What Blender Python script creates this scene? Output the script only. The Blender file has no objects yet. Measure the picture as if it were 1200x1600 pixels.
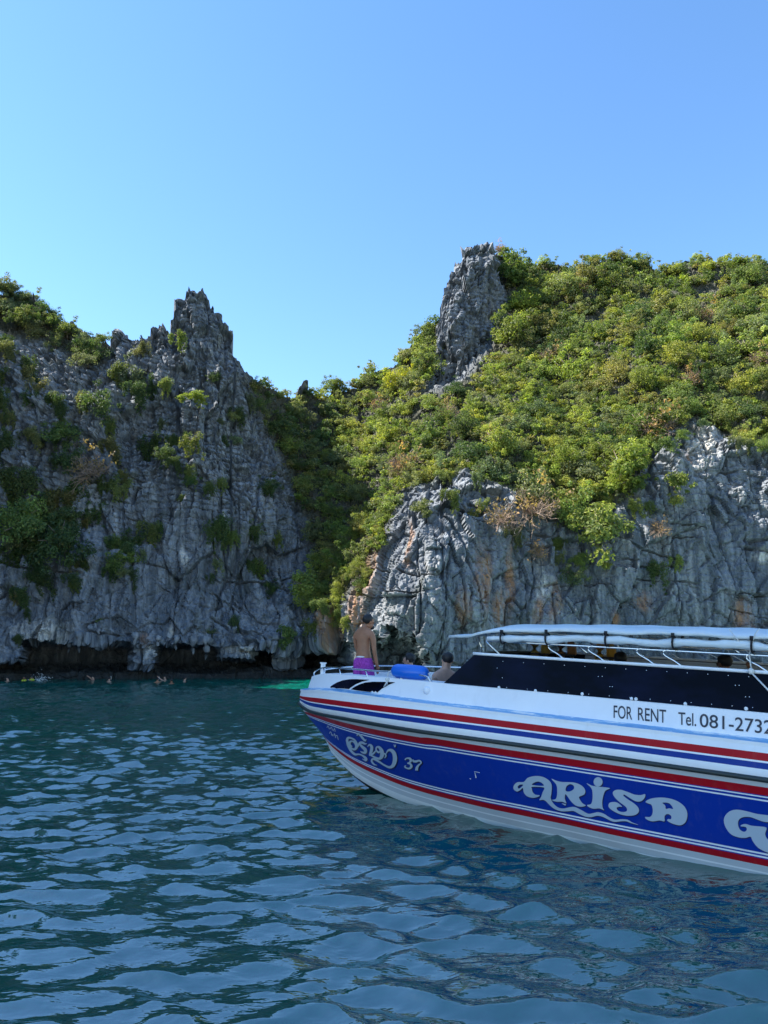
import bpy, bmesh, math, random
import numpy as np
from mathutils import Vector, Matrix
from mathutils.bvhtree import BVHTree

random.seed(7)
RNG = np.random.default_rng(11)
scene = bpy.context.scene
COL = scene.collection

# ------------------------------------------------------------------ camera, sky, sun, exposure
FPX, CAM_H, HORIZON = 1202.0, 2.35, 1010.0          # focal length and horizon row of the 1200 x 1600 photograph
PITCH = math.atan((HORIZON - 800) / FPX)
cam_data = bpy.data.cameras.new('camera')
cam_data.sensor_fit = 'VERTICAL'
cam_data.angle = 2 * math.atan(800 / FPX)
cam_data.clip_start = 0.1
cam_data.clip_end = 3000
cam = bpy.data.objects.new('camera', cam_data)
COL.objects.link(cam)
cam.location = (0, 0, CAM_H)
cam.rotation_euler = (math.pi / 2 + PITCH, 0, 0)
scene.camera = cam

SUN_AZ, SUN_EL = math.radians(-84), math.radians(48)   # azimuth measured from +Y towards +X
world = bpy.data.worlds.new('World')
scene.world = world
world.use_nodes = True
wn = world.node_tree.nodes
sky = wn.new('ShaderNodeTexSky')
sky.sky_type = 'NISHITA'
sky.sun_disc = False
sky.sun_elevation = SUN_EL
sky.sun_rotation = SUN_AZ
sky.air_density = 1.0
sky.dust_density = 0.1
sky.ozone_density = 2.2
wn['Background'].inputs['Strength'].default_value = 0.12
hs = wn.new('ShaderNodeHueSaturation')                       # the phone's colour rendering: one saturation for the whole sky
hs.inputs['Saturation'].default_value = 1.16
world.node_tree.links.new(sky.outputs[0], hs.inputs['Color'])
world.node_tree.links.new(hs.outputs[0], wn['Background'].inputs['Color'])

sun_data = bpy.data.lights.new('sun', 'SUN')
sun_data.energy = 5.0
sun_data.angle = math.radians(0.53)
sun_data.color = (1.0, 0.95, 0.86)
sun = bpy.data.objects.new('sun', sun_data)
COL.objects.link(sun)
sun_dir = Vector((math.sin(SUN_AZ) * math.cos(SUN_EL), math.cos(SUN_AZ) * math.cos(SUN_EL), math.sin(SUN_EL)))
sun.rotation_euler = sun_dir.to_track_quat('Z', 'Y').to_euler()
sun.location = sun_dir * 120

vs = scene.view_settings
vs.view_transform = 'Standard'
vs.look = 'None'
vs.gamma = 1.0
vs.use_curve_mapping = False
vs.exposure = 1.5
try:
    scene.cycles.use_denoising = True
    scene.cycles.max_bounces = 8
    scene.cycles.transparent_max_bounces = 8
except Exception:
    pass

# ------------------------------------------------------------------ small helpers
def tag(o, label=None, cat=None, group=None, kind=None):
    if label: o['label'] = label
    if cat: o['category'] = cat
    if group: o['group'] = group
    if kind: o['kind'] = kind
    return o

def link(name, me, mats=(), parent=None):
    o = bpy.data.objects.new(name, me)
    COL.objects.link(o)
    for m in (mats if isinstance(mats, (list, tuple)) else [mats]):
        me.materials.append(m)
    if parent is not None:
        o.parent = parent
    return o

def empty(name, loc=(0, 0, 0)):
    o = bpy.data.objects.new(name, None)
    COL.objects.link(o)
    o.location = loc
    o.empty_display_size = 0.2
    return o

def np_mesh(name, verts, quads, smooth=True):
    me = bpy.data.meshes.new(name)
    nv, nf, k = len(verts), len(quads), quads.shape[1]
    me.vertices.add(nv)
    me.vertices.foreach_set('co', np.ascontiguousarray(verts, np.float32).ravel())
    me.loops.add(nf * k)
    me.loops.foreach_set('vertex_index', np.ascontiguousarray(quads, np.int32).ravel())
    me.polygons.add(nf)
    me.polygons.foreach_set('loop_start', np.arange(0, nf * k, k, dtype=np.int32))
    me.update(calc_edges=True)
    me.polygons.foreach_set('use_smooth', np.full(nf, smooth))
    me.update()
    return me

def pt_attr(me, name, arr):
    a = me.attributes.new(name, 'FLOAT', 'POINT')
    a.data.foreach_set('value', np.ascontiguousarray(arr, np.float32).ravel())

def grid_quads(nr, nc):
    i = np.arange(nr * nc).reshape(nr, nc)
    return np.stack([i[:-1, :-1], i[:-1, 1:], i[1:, 1:], i[1:, :-1]], -1).reshape(-1, 4)

class MB:
    """collects shapes, then becomes one mesh object"""
    def __init__(self):
        self.v, self.f, self.m = [], [], []
    def add(self, verts, faces, mi=0):
        o = len(self.v)
        self.v += [tuple(p) for p in verts]
        self.f += [tuple(i + o for i in f) for f in faces]
        self.m += [mi] * len(faces)
        return self
    def box(self, c, d, mi=0, rot=None):
        c = Vector(c); vs_ = []
        for x in (-.5, .5):
            for y in (-.5, .5):
                for z in (-.5, .5):
                    p = Vector((x * d[0], y * d[1], z * d[2]))
                    if rot is not None: p = rot @ p
                    vs_.append(c + p)
        return self.add(vs_, [(0, 1, 3, 2), (4, 6, 7, 5), (0, 4, 5, 1), (2, 3, 7, 6), (0, 2, 6, 4), (1, 5, 7, 3)], mi)
    def tube(self, path, r, n=8, mi=0, caps=True):
        path = [Vector(p) for p in path]
        rs = r if isinstance(r, (list, tuple)) else [r] * len(path)
        rings = []
        up = Vector((0, 0, 1))
        for i, p in enumerate(path):
            d = (path[min(i + 1, len(path) - 1)] - path[max(i - 1, 0)])
            d.normalize()
            a = d.cross(up)
            if a.length < 1e-3: a = d.cross(Vector((1, 0, 0)))
            a.normalize()
            b = d.cross(a)
            rings.append([p + (a * math.cos(2 * math.pi * k / n) + b * math.sin(2 * math.pi * k / n)) * rs[i] for k in range(n)])
        vs_ = [q for ring in rings for q in ring]
        fs = []
        for i in range(len(path) - 1):
            for k in range(n):
                k2 = (k + 1) % n
                fs.append((i * n + k, i * n + k2, (i + 1) * n + k2, (i + 1) * n + k))
        if caps:
            fs.append(tuple(range(n))[::-1]); fs.append(tuple((len(path) - 1) * n + k for k in range(n)))
        return self.add(vs_, fs, mi)
    def ball(self, c, r, n=10, m=7, mi=0):
        c = Vector(c); r = r if isinstance(r, (list, tuple)) else (r, r, r)
        vs_ = [c + Vector((0, 0, r[2]))]
        for j in range(1, m):
            th = math.pi * j / m
            for k in range(n):
                ph = 2 * math.pi * k / n
                vs_.append(c + Vector((r[0] * math.sin(th) * math.cos(ph), r[1] * math.sin(th) * math.sin(ph), r[2] * math.cos(th))))
        vs_.append(c - Vector((0, 0, r[2])))
        fs = [(0, 1 + k, 1 + (k + 1) % n) for k in range(n)]
        for j in range(m - 2):
            for k in range(n):
                a, b = 1 + j * n + k, 1 + j * n + (k + 1) % n
                fs.append((a, a + n, b + n, b))
        L = len(vs_) - 1
        fs += [(L, 1 + (m - 2) * n + (k + 1) % n, 1 + (m - 2) * n + k) for k in range(n)]
        return self.add(vs_, fs, mi)
    def mesh(self, name, smooth=True):
        me = bpy.data.meshes.new(name)
        me.from_pydata(self.v, [], self.f)
        me.polygons.foreach_set('material_index', self.m)
        me.polygons.foreach_set('use_smooth', [smooth] * len(self.f))
        me.validate(); me.update()
        return me
    def build(self, name, mats, parent=None, smooth=True):
        return link(name, self.mesh(name, smooth), mats, parent)

def crom(pts, n=6, closed=False):
    """Catmull-Rom curve through points of any dimension"""
    P = np.array(pts, float); N = len(P); out = []
    segs = N if closed else N - 1
    for i in range(segs):
        g = (lambda k: P[k % N]) if closed else (lambda k: P[min(max(k, 0), N - 1)])
        p0, p1, p2, p3 = g(i - 1), g(i), g(i + 1), g(i + 2)
        for j in range(n):
            t = j / n
            out.append(0.5 * (2 * p1 + (p2 - p0) * t + (2 * p0 - 5 * p1 + 4 * p2 - p3) * t * t + (3 * p1 - p0 - 3 * p2 + p3) * t ** 3))
    if not closed: out.append(P[-1])
    return np.array(out)

def ray_np(x, y):
    x = np.asarray(x, float); y = np.asarray(y, float)
    cx, cy = (x - 600) / FPX, (800 - y) / FPX
    return np.stack([cx, math.cos(PITCH) - cy * math.sin(PITCH), math.sin(PITCH) + cy * math.cos(PITCH)], -1)

def at_depth(x, y, Y):
    """the point in the place seen at a spot of the photograph, Y metres ahead"""
    r = ray_np(x, y)
    return np.array([0, 0, CAM_H]) + r * (np.asarray(Y, float) / r[..., 1])[..., None]

def on_water(x, y):
    r = ray_np(x, y)
    return np.array([0, 0, CAM_H]) + r * (-CAM_H / r[..., 2])[..., None]

# ------------------------------------------------------------------ noise (numpy)
def _hash(ix, iy, iz, s=0):
    h = (ix * 374761393 + iy * 668265263 + iz * 2147483647 + s * 1274126177) & 0xFFFFFFFF
    h = ((h ^ (h >> 13)) * 1274126177) & 0xFFFFFFFF
    h = ((h ^ (h >> 16)) * 2246822519) & 0xFFFFFFFF
    return (h ^ (h >> 15)) & 0xFFFFFFFF

def perlin(p, s=0):
    p = np.asarray(p, np.float64)
    i = np.floor(p).astype(np.int64); f = p - i
    u = f * f * f * (f * (f * 6 - 15) + 10)
    out = 0
    for dx in (0, 1):
        for dy in (0, 1):
            for dz in (0, 1):
                h = _hash(i[..., 0] + dx, i[..., 1] + dy, i[..., 2] + dz, s)
                a = (h & 1023) / 1023 * 2 * math.pi; z = ((h >> 10) & 1023) / 511.5 - 1
                q = np.sqrt(1 - np.clip(z * z, 0, 1))
                g = np.cos(a) * q * (f[..., 0] - dx) + np.sin(a) * q * (f[..., 1] - dy) + z * (f[..., 2] - dz)
                w = (u[..., 0] if dx else 1 - u[..., 0]) * (u[..., 1] if dy else 1 - u[..., 1]) * (u[..., 2] if dz else 1 - u[..., 2])
                out = out + w * g
    return out * 1.5

def fbm(p, o=4, s=0, g=.5):
    t, a = 0, 1.0
    for k in range(o):
        t = t + a * perlin(p * 2.03 ** k + 17.3 * k, s + k); a *= g
    return t

def worley(p, s=0):
    i = np.floor(p).astype(np.int64)
    f1 = np.full(p.shape[:-1], 9.0); f2 = f1.copy(); cid = np.zeros(p.shape[:-1])
    for dx in (-1, 0, 1):
        for dy in (-1, 0, 1):
            for dz in (-1, 0, 1):
                a, b, c = i[..., 0] + dx, i[..., 1] + dy, i[..., 2] + dz
                h = _hash(a, b, c, s)
                d = np.sqrt((a + (h & 1023) / 1023 - p[..., 0]) ** 2 + (b + ((h >> 10) & 1023) / 1023 - p[..., 1]) ** 2 + (c + ((h >> 20) & 1023) / 1023 - p[..., 2]) ** 2)
                near = d < f1
                f2 = np.where(near, f1, np.minimum(f2, d))
                cid = np.where(near, (_hash(a, b, c, s + 99) & 4095) / 4095, cid)
                f1 = np.where(near, d, f1)
    return f1, f2, cid

def facets(p, s, tilt):
    """fractured faces: every cell is a plane with its own offset and tilt"""
    i = np.floor(p).astype(np.int64)
    f1 = np.full(p.shape[:-1], 9.0); f2 = f1.copy(); out = np.zeros(p.shape[:-1])
    for dx in (-1, 0, 1):
        for dy in (-1, 0, 1):
            for dz in (-1, 0, 1):
                a, b, c = i[..., 0] + dx, i[..., 1] + dy, i[..., 2] + dz
                h = _hash(a, b, c, s)
                ox = a + (h & 1023) / 1023 - p[..., 0]; oy = b + ((h >> 10) & 1023) / 1023 - p[..., 1]; oz = c + ((h >> 20) & 1023) / 1023 - p[..., 2]
                d = np.sqrt(ox ** 2 + oy ** 2 + oz ** 2)
                h2 = _hash(a, b, c, s + 57)
                val = ((h2 & 1023) / 1023 - .5) + tilt * (((h2 >> 10) & 1023) / 511.5 - 1) * ox + tilt * (((h2 >> 20) & 1023) / 511.5 - 1) * oz
                near = d < f1
                f2 = np.where(near, f1, np.minimum(f2, d)); out = np.where(near, val, out); f1 = np.where(near, d, f1)
    return out, f2 - f1

def sstep(a, b, x):
    t = np.clip((x - a) / (b - a), 0, 1)
    return t * t * (3 - 2 * t)

def in_poly(poly, x, y):
    inside = np.zeros(np.broadcast(x, y).shape, bool)
    n = len(poly)
    for i in range(n):
        x1, y1 = poly[i]; x2, y2 = poly[(i + 1) % n]
        c = ((y1 > y) != (y2 > y)) & (x < (x2 - x1) * (y - y1) / ((y2 - y1) or 1e-9) + x1)
        inside ^= c
    return inside

# ------------------------------------------------------------------ materials
MATS = {}
def mat(name, color, rough=.5, metal=0, spec=.5, **kw):
    if name in MATS: return MATS[name]
    m = bpy.data.materials.new(name); m.use_nodes = True
    b = m.node_tree.nodes['Principled BSDF']
    b.inputs['Base Color'].default_value = (*color, 1)
    b.inputs['Roughness'].default_value = rough
    b.inputs['Metallic'].default_value = metal
    b.inputs['Specular IOR Level'].default_value = spec
    for k, v in kw.items(): b.inputs[k].default_value = v
    MATS[name] = m
    return m

class NT:
    def __init__(self, m):
        self.t = m.node_tree; self.n = self.t.nodes; self.b = self.n.get('Principled BSDF')
    def new(self, typ, **kw):
        nd = self.n.new(typ)
        for k, v in kw.items(): setattr(nd, k, v)
        return nd
    def l(self, a, b): self.t.links.new(a, b)
    def noise(self, scale, detail=5, rough=.55, vec=None, mapscale=None):
        n = self.new('ShaderNodeTexNoise')
        n.inputs['Scale'].default_value = scale; n.inputs['Detail'].default_value = detail; n.inputs['Roughness'].default_value = rough
        if vec is None: vec = self.new('ShaderNodeNewGeometry').outputs['Position']
        if mapscale:
            mp = self.new('ShaderNodeMapping'); mp.inputs['Scale'].default_value = mapscale
            self.l(vec, mp.inputs['Vector']); vec = mp.outputs[0]
        self.l(vec, n.inputs['Vector'])
        return n.outputs['Fac']
    def ramp(self, fac, stops):
        r = self.new('ShaderNodeValToRGB'); e = r.color_ramp.elements
        while len(e) < len(stops): e.new(.5)
        for k, (p, c) in enumerate(stops):
            e[k].position = p; e[k].color = (*c, 1) if len(c) == 3 else c
        self.l(fac, r.inputs[0]); return r.outputs[0]
    def mix(self, fac, a, b, mode='MIX'):
        m = self.new('ShaderNodeMix', data_type='RGBA', blend_type=mode)
        for s, v in ((m.inputs[0], fac), (m.inputs[6], a), (m.inputs[7], b)):
            if isinstance(v, bpy.types.NodeSocket): self.l(v, s)
            elif isinstance(v, (int, float)): s.default_value = v
            else: s.default_value = (*v, 1)
        return m.outputs[2]
    def math(self, op, a, b=None, clamp=False):
        m = self.new('ShaderNodeMath', operation=op, use_clamp=clamp)
        for s, v in ((m.inputs[0], a), (m.inputs[1], b)):
            if v is None: continue
            if isinstance(v, bpy.types.NodeSocket): self.l(v, s)
            else: s.default_value = v
        return m.outputs[0]
    def attr(self, name):
        return self.new('ShaderNodeAttribute', attribute_name=name).outputs['Fac']
    def bump(self, h, strength, dist):
        b = self.new('ShaderNodeBump'); b.inputs['Strength'].default_value = strength; b.inputs['Distance'].default_value = dist
        self.l(h, b.inputs['Height']); self.l(b.outputs[0], self.b.inputs['Normal'])
        return b
# ------------------------------------------------------------------ the cliffs and the wooded hill
RIDGE = [(-300,430),(-100,442),(0,458),(10,453),(16,450),(22,462),(30,456),(42,460),(60,474),(75,490),(100,500),(130,514),(160,532),(168,540),(172,522),(178,512),(186,515),(193,520),(200,532),(210,526),(216,518),(221,528),(231,522),(237,507),(252,504),(257,514),(264,518),(268,506),(273,500),(277,482),(279,472),(290,468),(298,462),(306,459),(314,462),(320,466),(326,480),(332,486),(338,500),(347,512),(357,526),(361,530),(362,555),(370,566),(378,576),(395,600),(430,618),(462,622),(466,606),(472,602),(478,606),(482,620),(516,620),(520,604),(525,600),(530,618),(560,612),(568,592),(600,582),(628,570),(645,540),(660,522),(688,500),(691,470),(693,450),(697,438),(706,424),(712,412),(722,408),(726,398),(738,390),(750,384),(760,386),(768,398),(800,404),(830,410),(870,416),(900,418),(940,412),(975,404),(1010,412),(1040,416),(1080,410),(1120,410),(1160,406),(1200,416),(1300,410),(1500,430)]
YBOT = 1092.0
NC, NR = 960, 460
cx = np.linspace(-250, 1440, NC)
ridge = np.interp(cx, *zip(*RIDGE))
vv = np.linspace(0, 1, NR)
GX = np.broadcast_to(cx, (NR, NC)).copy()
GY = YBOT + (ridge[None, :] - YBOT) * vv[:, None]

CTRL = [(-250,1000,50),(0,1000,54),(150,1000,55),(300,1000,56),(430,1000,57),(-250,800,52),(0,800,55.5),(150,800,57),(300,800,57.6),(430,800,60),
 (0,650,57.5),(150,650,59),(300,650,59),(400,650,63),(-250,440,62),(0,460,64),(80,490,63.5),(180,520,62.5),(305,465,61.5),(370,570,63),(430,606,68),(470,610,75),
 (485,1000,61),(482,900,62),(485,820,64),(492,750,67),(500,680,72),(520,610,82),(565,605,82),
 (545,1000,54.5),(535,900,58),(545,830,61),(570,740,65),(600,660,71),(625,590,77),(655,520,80),
 (600,1000,50.4),(600,900,51.2),(640,800,52.5),(690,740,54.8),(760,1000,51),(760,850,52.4),(850,1000,51.4),(850,880,52.8),(1000,1000,52.2),(1000,850,53),(1000,720,55.2),
 (1100,700,55.6),(1100,850,53.5),(1200,1000,53.4),(1200,800,54.2),(1200,680,56),(1440,1000,55),(1440,680,57.5),(740,650,62),(850,700,58),(850,600,67),(1000,600,61.5),(1000,500,73),
 (1200,600,61.5),(1200,500,69),(1200,400,81),(1000,395,85),(850,395,85),(750,390,85),(700,480,80),(720,560,74),(1440,410,78),(1440,600,63)]
ct = np.array(CTRL, float); ct[:, :2] /= 300
def _tpsk(r): return np.where(r > 1e-9, r * r * np.log(r + 1e-9), 0)
nC = len(ct)
K = _tpsk(np.linalg.norm(ct[:, None, :2] - ct[None, :, :2], axis=-1)) + np.eye(nC) * .02
Pm = np.c_[np.ones(nC), ct[:, :2]]
sol = np.linalg.solve(np.block([[K, Pm], [Pm.T, np.zeros((3, 3))]]), np.r_[ct[:, 2], 0, 0, 0])
def base_depth(x, y):
    xx, yy = x / 300, y / 300
    out = sol[nC] + sol[nC + 1] * xx + sol[nC + 2] * yy
    for k in range(nC):
        out = out + sol[k] * _tpsk(np.sqrt((xx - ct[k, 0]) ** 2 + (yy - ct[k, 1]) ** 2))
    return out

def soft_poly(polys, x, y, r=7):
    s = 0
    offs = [(0, 0), (r, 0), (-r, 0), (0, r), (0, -r), (r * .6, r * .6), (-r * .6, r * .6), (r * .6, -r * .6), (-r * .6, -r * .6)]
    for dx, dy in offs:
        hit = np.zeros(x.shape, bool)
        for p in polys: hit |= in_poly(p, x + dx, y + dy)
        s = s + hit
    return s / len(offs)

TOWER = [[(688,500),(692,440),(708,412),(735,385),(752,378),(768,392),(775,430),(790,470),(776,520),(748,560),(722,592),(690,612),(668,618),(684,560)]]
VEG = [[(372,588),(430,606),(470,612),(520,600),(565,596),(575,575),(630,545),(655,508),(690,482),(690,500),(684,560),(668,618),(690,612),(722,592),(748,560),(776,520),(790,470),(775,430),(768,392),(800,370),(1500,370),(1500,700),(1200,692),(1140,690),(1122,655),(1060,668),(1030,690),(1000,730),(985,785),(950,800),(900,830),(870,820),(850,800),(800,770),(760,760),(735,735),(690,735),(640,752),(618,800),(600,850),(575,895),(556,930),(540,950),(500,960),(490,940),(488,880),(482,830),(462,790),(440,720),(405,650)],
       [(-300,440),(0,468),(60,482),(130,518),(160,540),(164,575),(120,560),(60,535),(0,520),(-300,510)]]
TOWER_P = TOWER
depth = base_depth(GX, GY)
tower = soft_poly(TOWER, GX, GY, 5)
depth = depth * (1 - tower) + (74.5 + (600 - GY) * .014 + (GX - 730) ** 2 * .0007) * tower
# sea notch eaten into the foot of the cliff, with rock pillars left standing in it
ntop = np.interp(GX, [-250,0,40,45,100,200,250,330,400,480,540], [1000,1003,1000,1000,999,1004,1008,1011,1013,1012,1004])
ntop = ntop + 4 * perlin(np.stack([GX / 25, GX * 0, GX * 0 + 3.3], -1))
pill = np.zeros_like(GX)
for px, pw, yb, am in [(8,34,1036,1.0),(228,24,1040,.85),(365,40,1032,.9),(455,22,1040,.6),(-120,50,1040,1)]:
    pill = np.maximum(pill, am * sstep(pw, pw * .6, np.abs(GX - px + 5 * perlin(np.stack([GY / 9, GY * 0 + px, GY * 0], -1)))) * sstep(yb + 5, yb - 5, GY))
notch = sstep(-3, 6, GY - ntop) * sstep(556, 530, GX) * (1 - pill)
depth += notch * (6.5 - 3.2 * sstep(1036, 1052, GY))
cave = sstep(1.15, .75, np.sqrt(np.maximum(0, ((GX - 618) / 44) ** 2 + ((GY - 1040) / 50) ** 2 + .75 * fbm(np.stack([GX / 16, GY / 40, GX * 0], -1), 3))))
depth += cave * 6
base = at_depth(GX, GY, depth)

du = np.gradient(base, axis=1); dv = np.gradient(base, axis=0)
nrm = np.cross(du, dv); nrm /= np.linalg.norm(nrm, axis=-1, keepdims=True) + 1e-9
nrm *= np.sign(-nrm[..., 1:2] + 1e-9)
# spread the direction so that displaced rock does not fold at the notch
flat = np.array([0, -1, .12]) / math.hypot(1, .12)
nrm = nrm * .45 + flat * .55; nrm /= np.linalg.norm(nrm, axis=-1, keepdims=True)

veg = soft_poly(VEG, GX, GY, 9) * (1 - tower)
rockm = 1 - veg
p = base.copy()
warp = np.stack([fbm(p / 4.0, 3, 5), fbm(p / 4.0, 3, 15), fbm(p / 4.0, 3, 25)], -1)
q = p + warp * .35
upper = sstep(880, 720, GY) * np.where(GX < 500, 1, .5)         # craggier towards the crest
upper = np.maximum(upper, tower)
big = fbm(p / np.array([7., 7., 12.]), 4, 1)
ridged = 1 - np.abs(fbm(q / np.array([2.6, 2.6, 12.]), 3, 31)) * 2
fa, ea = facets(q / np.array([3.0, 3.0, 5.2]), 3, .75)
fb, eb = facets(q / np.array([1.15, 1.15, 2.0]), 8, .9)
fc, ec = facets((q + warp * .1) / np.array([.5, .5, 1.0]), 13, .9)
cid = fb * .5 + .5; cidc = fa * .5 + .5
fis_v = sstep(.045, 0, np.abs(perlin((p + warp * .12) / np.array([2.2, 2.2, 18.]), 121)))
fis_h = sstep(.05, 0, np.abs(perlin((q + p[..., :1] * np.array([0, 0, .14])) / np.array([9., 9., 1.9]), 123))) * sstep(-.1, .25, perlin(p / 3.1, 124))
zz = q[..., 2] + .35 * fbm(p / 3, 2, 44) + GX * 0.002
lay = zz / .52; lf = lay - np.floor(lay)
strata = sstep(0, .2, lf) * sstep(1.0, .9, lf) + .8 * ((_hash(np.floor(lay).astype(np.int64), np.floor(q[..., 0] / 2.1).astype(np.int64), np.zeros(lay.shape, np.int64)) & 255) / 255 - .5)
flute = fbm(q / np.array([.42, .42, 4.5]), 3, 51)
fine = fbm(p / np.array([.3, .3, .38]), 3, 61)
pill_v = facets(q / np.array([.8, .8, 4.5]), 19, .7)[0]
lf_ = sstep(520, 480, GX)                                        # fluted on the one side of the gully, blocky on the other
disp = 1.15 * big + (.12 + .13 * lf_) * ridged + (.95 - .2 * lf_) * fa - .12 * sstep(.05, 0, ea)
disp += (.42 - .12 * lf_ + .30 * upper) * fb - .10 * sstep(.08, 0, eb)
disp += (.12 + .16 * lf_) * pill_v
disp += (.13 + .17 * upper) * fc - (.04 + .05 * upper) * sstep(.14, 0, ec)
disp += (.10 + .42 * upper) * strata * .5
disp -= .38 * fis_v + .45 * fis_h
disp += (1 - .75 * upper) * (.06 + .09 * lf_) * flute + .11 * fine
disp_v = .9 * big + .35 * fine + .3 * fbm(p / 1.6, 3, 71)
disp = disp * rockm + disp_v * veg
disp *= (1 - .6 * notch)
pos = base + nrm * disp[..., None]
# weathered, needle-like crest: sideways and upward wander near the edge of the sky
near = sstep(.93, 1.0, np.broadcast_to(vv[:, None], GX.shape)) * rockm
pos[..., 2] += near * (.32 * np.maximum(0, fbm(np.stack([GX / 7, GX * 0, GX * 0 + .5], -1), 3, 81)) + .22 * fine)
pos[..., 0] += near * .3 * fbm(p / .9, 2, 91)

back = []
for dy, dz in ((1.2, -.3), (3.5, -2.0), (9, -8), (18, -20), (34, -60)):
    r = pos[-1].copy(); r[:, 1] += dy; r[:, 0] += r[:, 0] / r[:, 1] * dy
    r[:, 2] = np.maximum(r[:, 2] + dz, -3); back.append(r)
full = np.concatenate([pos, np.array(back)], 0)
NB = len(back)
ext = lambda a: np.concatenate([a, np.repeat(a[-1:], NB, 0)], 0)
def stain_field(spots):
    s = np.zeros_like(GX)
    for x, y, rx, ry in spots:
        s = np.maximum(s, sstep(1.2, .3, np.sqrt(((GX - x + 10 * warp[..., 0]) / rx) ** 2 + ((GY - y) / ry) ** 2)))
    return s
rust = stain_field([(748,905,16,60),(795,910,9,70),(778,955,14,40),(720,950,12,35),(862,945,12,40),(965,965,10,14),(232,998,9,12),(1070,720,16,10),(640,850,8,40),(840,960,9,30),(1010,940,12,20),(575,880,16,60),(520,860,12,60),(520,970,18,50),(560,960,12,60),(1160,960,20,30)])
pale = stain_field([(70,985,60,22),(283,870,5,20),(348,815,5,22),(232,1020,14,14),(840,920,14,40),(1190,870,14,14),(262,985,5,22),(480,985,10,30),(1100,700,30,50),(380,1018,30,12)])
streak = sstep(.1, .75, fbm(q / np.array([.55, .55, 14.]), 3, 111) * .8 + .4 * fbm(p / 6, 2, 113))
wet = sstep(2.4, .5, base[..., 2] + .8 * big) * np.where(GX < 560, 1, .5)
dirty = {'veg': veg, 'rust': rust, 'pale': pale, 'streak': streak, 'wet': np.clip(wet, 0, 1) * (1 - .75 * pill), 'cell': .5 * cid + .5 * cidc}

rock = mat('limestone', (.1, .11, .12), .9, spec=.25)
nt = NT(rock)
posn = nt.new('ShaderNodeNewGeometry').outputs['Position']
n_big = nt.noise(.22, 6, .6, posn)
n_fine = nt.noise(3.6, 7, .65, posn, (1, 1, .28))
n_str = nt.noise(1.9, 6, .65, posn, (1, 1, .06))
c = nt.ramp(n_big, [(.25, (.130, .150, .178)), (.5, (.20, .222, .252)), (.75, (.29, .312, .335))])
c = nt.mix(nt.math('MULTIPLY', nt.attr('cell'), .45), c, (.30, .31, .322))
c = nt.mix(nt.ramp(n_str, [(.42, (0, 0, 0)), (.58, (1, 1, 1))]), c, nt.mix(.72, c, (.062, .073, .090)))
c = nt.mix(nt.math('MULTIPLY', nt.attr('streak'), .5), c, (.38, .38, .375))
c = nt.mix(nt.math('MULTIPLY', nt.attr('pale'), nt.ramp(n_fine, [(.35, (0, 0, 0)), (.6, (.9, .9, .9))])), c, (.62, .58, .52))
c = nt.mix(nt.math('MULTIPLY', nt.math('MULTIPLY', nt.attr('rust'), .85), nt.ramp(n_str, [(.36, (0, 0, 0)), (.58, (.95, .95, .95))])), c, (.40, .20, .09))
moss = nt.math('MULTIPLY', nt.ramp(nt.noise(.5, 6, .7, posn), [(.56, (0, 0, 0)), (.70, (1, 1, 1))]), .6)
c = nt.mix(moss, c, (.055, .066, .035))
c = nt.mix(nt.ramp(n_fine, [(.3, (.55, .55, .55)), (.55, (0, 0, 0))]), c, (.08, .088, .102))
c = nt.mix(nt.math('MULTIPLY', nt.attr('veg'), .85), c, nt.ramp(n_fine, [(.35, (.03, .034, .014)), (.65, (.085, .075, .045))]))
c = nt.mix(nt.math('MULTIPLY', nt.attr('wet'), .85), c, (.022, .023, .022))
nt.l(c, nt.b.inputs['Base Color'])
hgt = nt.math('ADD', nt.math('MULTIPLY', n_fine, .7), nt.math('MULTIPLY', nt.noise(9, 5, .7, posn, (1, 1, .4)), .35))
nt.bump(hgt, .8, .18)

SPLIT = int(np.argmin(np.abs(cx - 492)))
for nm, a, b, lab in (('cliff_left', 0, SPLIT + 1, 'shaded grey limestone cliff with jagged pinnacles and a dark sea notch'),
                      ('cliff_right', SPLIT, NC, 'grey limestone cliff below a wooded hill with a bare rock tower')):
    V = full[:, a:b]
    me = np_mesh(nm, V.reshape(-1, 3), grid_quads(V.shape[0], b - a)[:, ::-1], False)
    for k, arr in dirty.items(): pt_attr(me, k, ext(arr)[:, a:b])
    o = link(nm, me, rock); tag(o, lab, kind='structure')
    if nm == 'cliff_left': CLIFF_L = o
    else: CLIFF_R = o

# unseen rock wall put in round the lagoon, shaped to keep sun off water
ny, nz_ = 150, 70
yy_ = np.linspace(-3, 60, ny); tt_ = np.linspace(0, 1, nz_)
WY, WT = np.meshgrid(yy_, tt_)
top = np.interp(WY, [-3, 4, 10, 32, 42, 50, 60], [30, 66, 75, 73, 60, 48, 45]) + 4 * perlin(np.stack([WY / 6, WY * 0, WY * 0], -1), 5)
WX = np.interp(WY, [-3, 10, 30, 51, 60], [-50, -47, -44, -40, -38]) - 9 * WT ** 1.6
wall = np.stack([WX, WY, -2 + (top + 2) * WT], -1)
wfa, wea = facets(wall / np.array([3.2, 3.2, 5.]), 3, .8); wfb, web = facets(wall / 1.4, 9, .9)
wall[..., 0] += 2.2 * fbm(wall / 9, 3, 2) + 1.4 * wfa + .5 * wfb
rows = [wall]
for dx, dz in ((-4, -1), (-14, -14), (-26, -70)):
    r = wall[-1:].copy(); r[..., 0] += dx; r[..., 2] = np.maximum(r[..., 2] + dz, -3); rows.append(r)
wall = np.concatenate(rows, 0)
wme = np_mesh('cliff_unseen', wall.reshape(-1, 3), grid_quads(wall.shape[0], ny))
pt_attr(wme, 'cell', np.full(wall.shape[0] * ny, .5))
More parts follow.
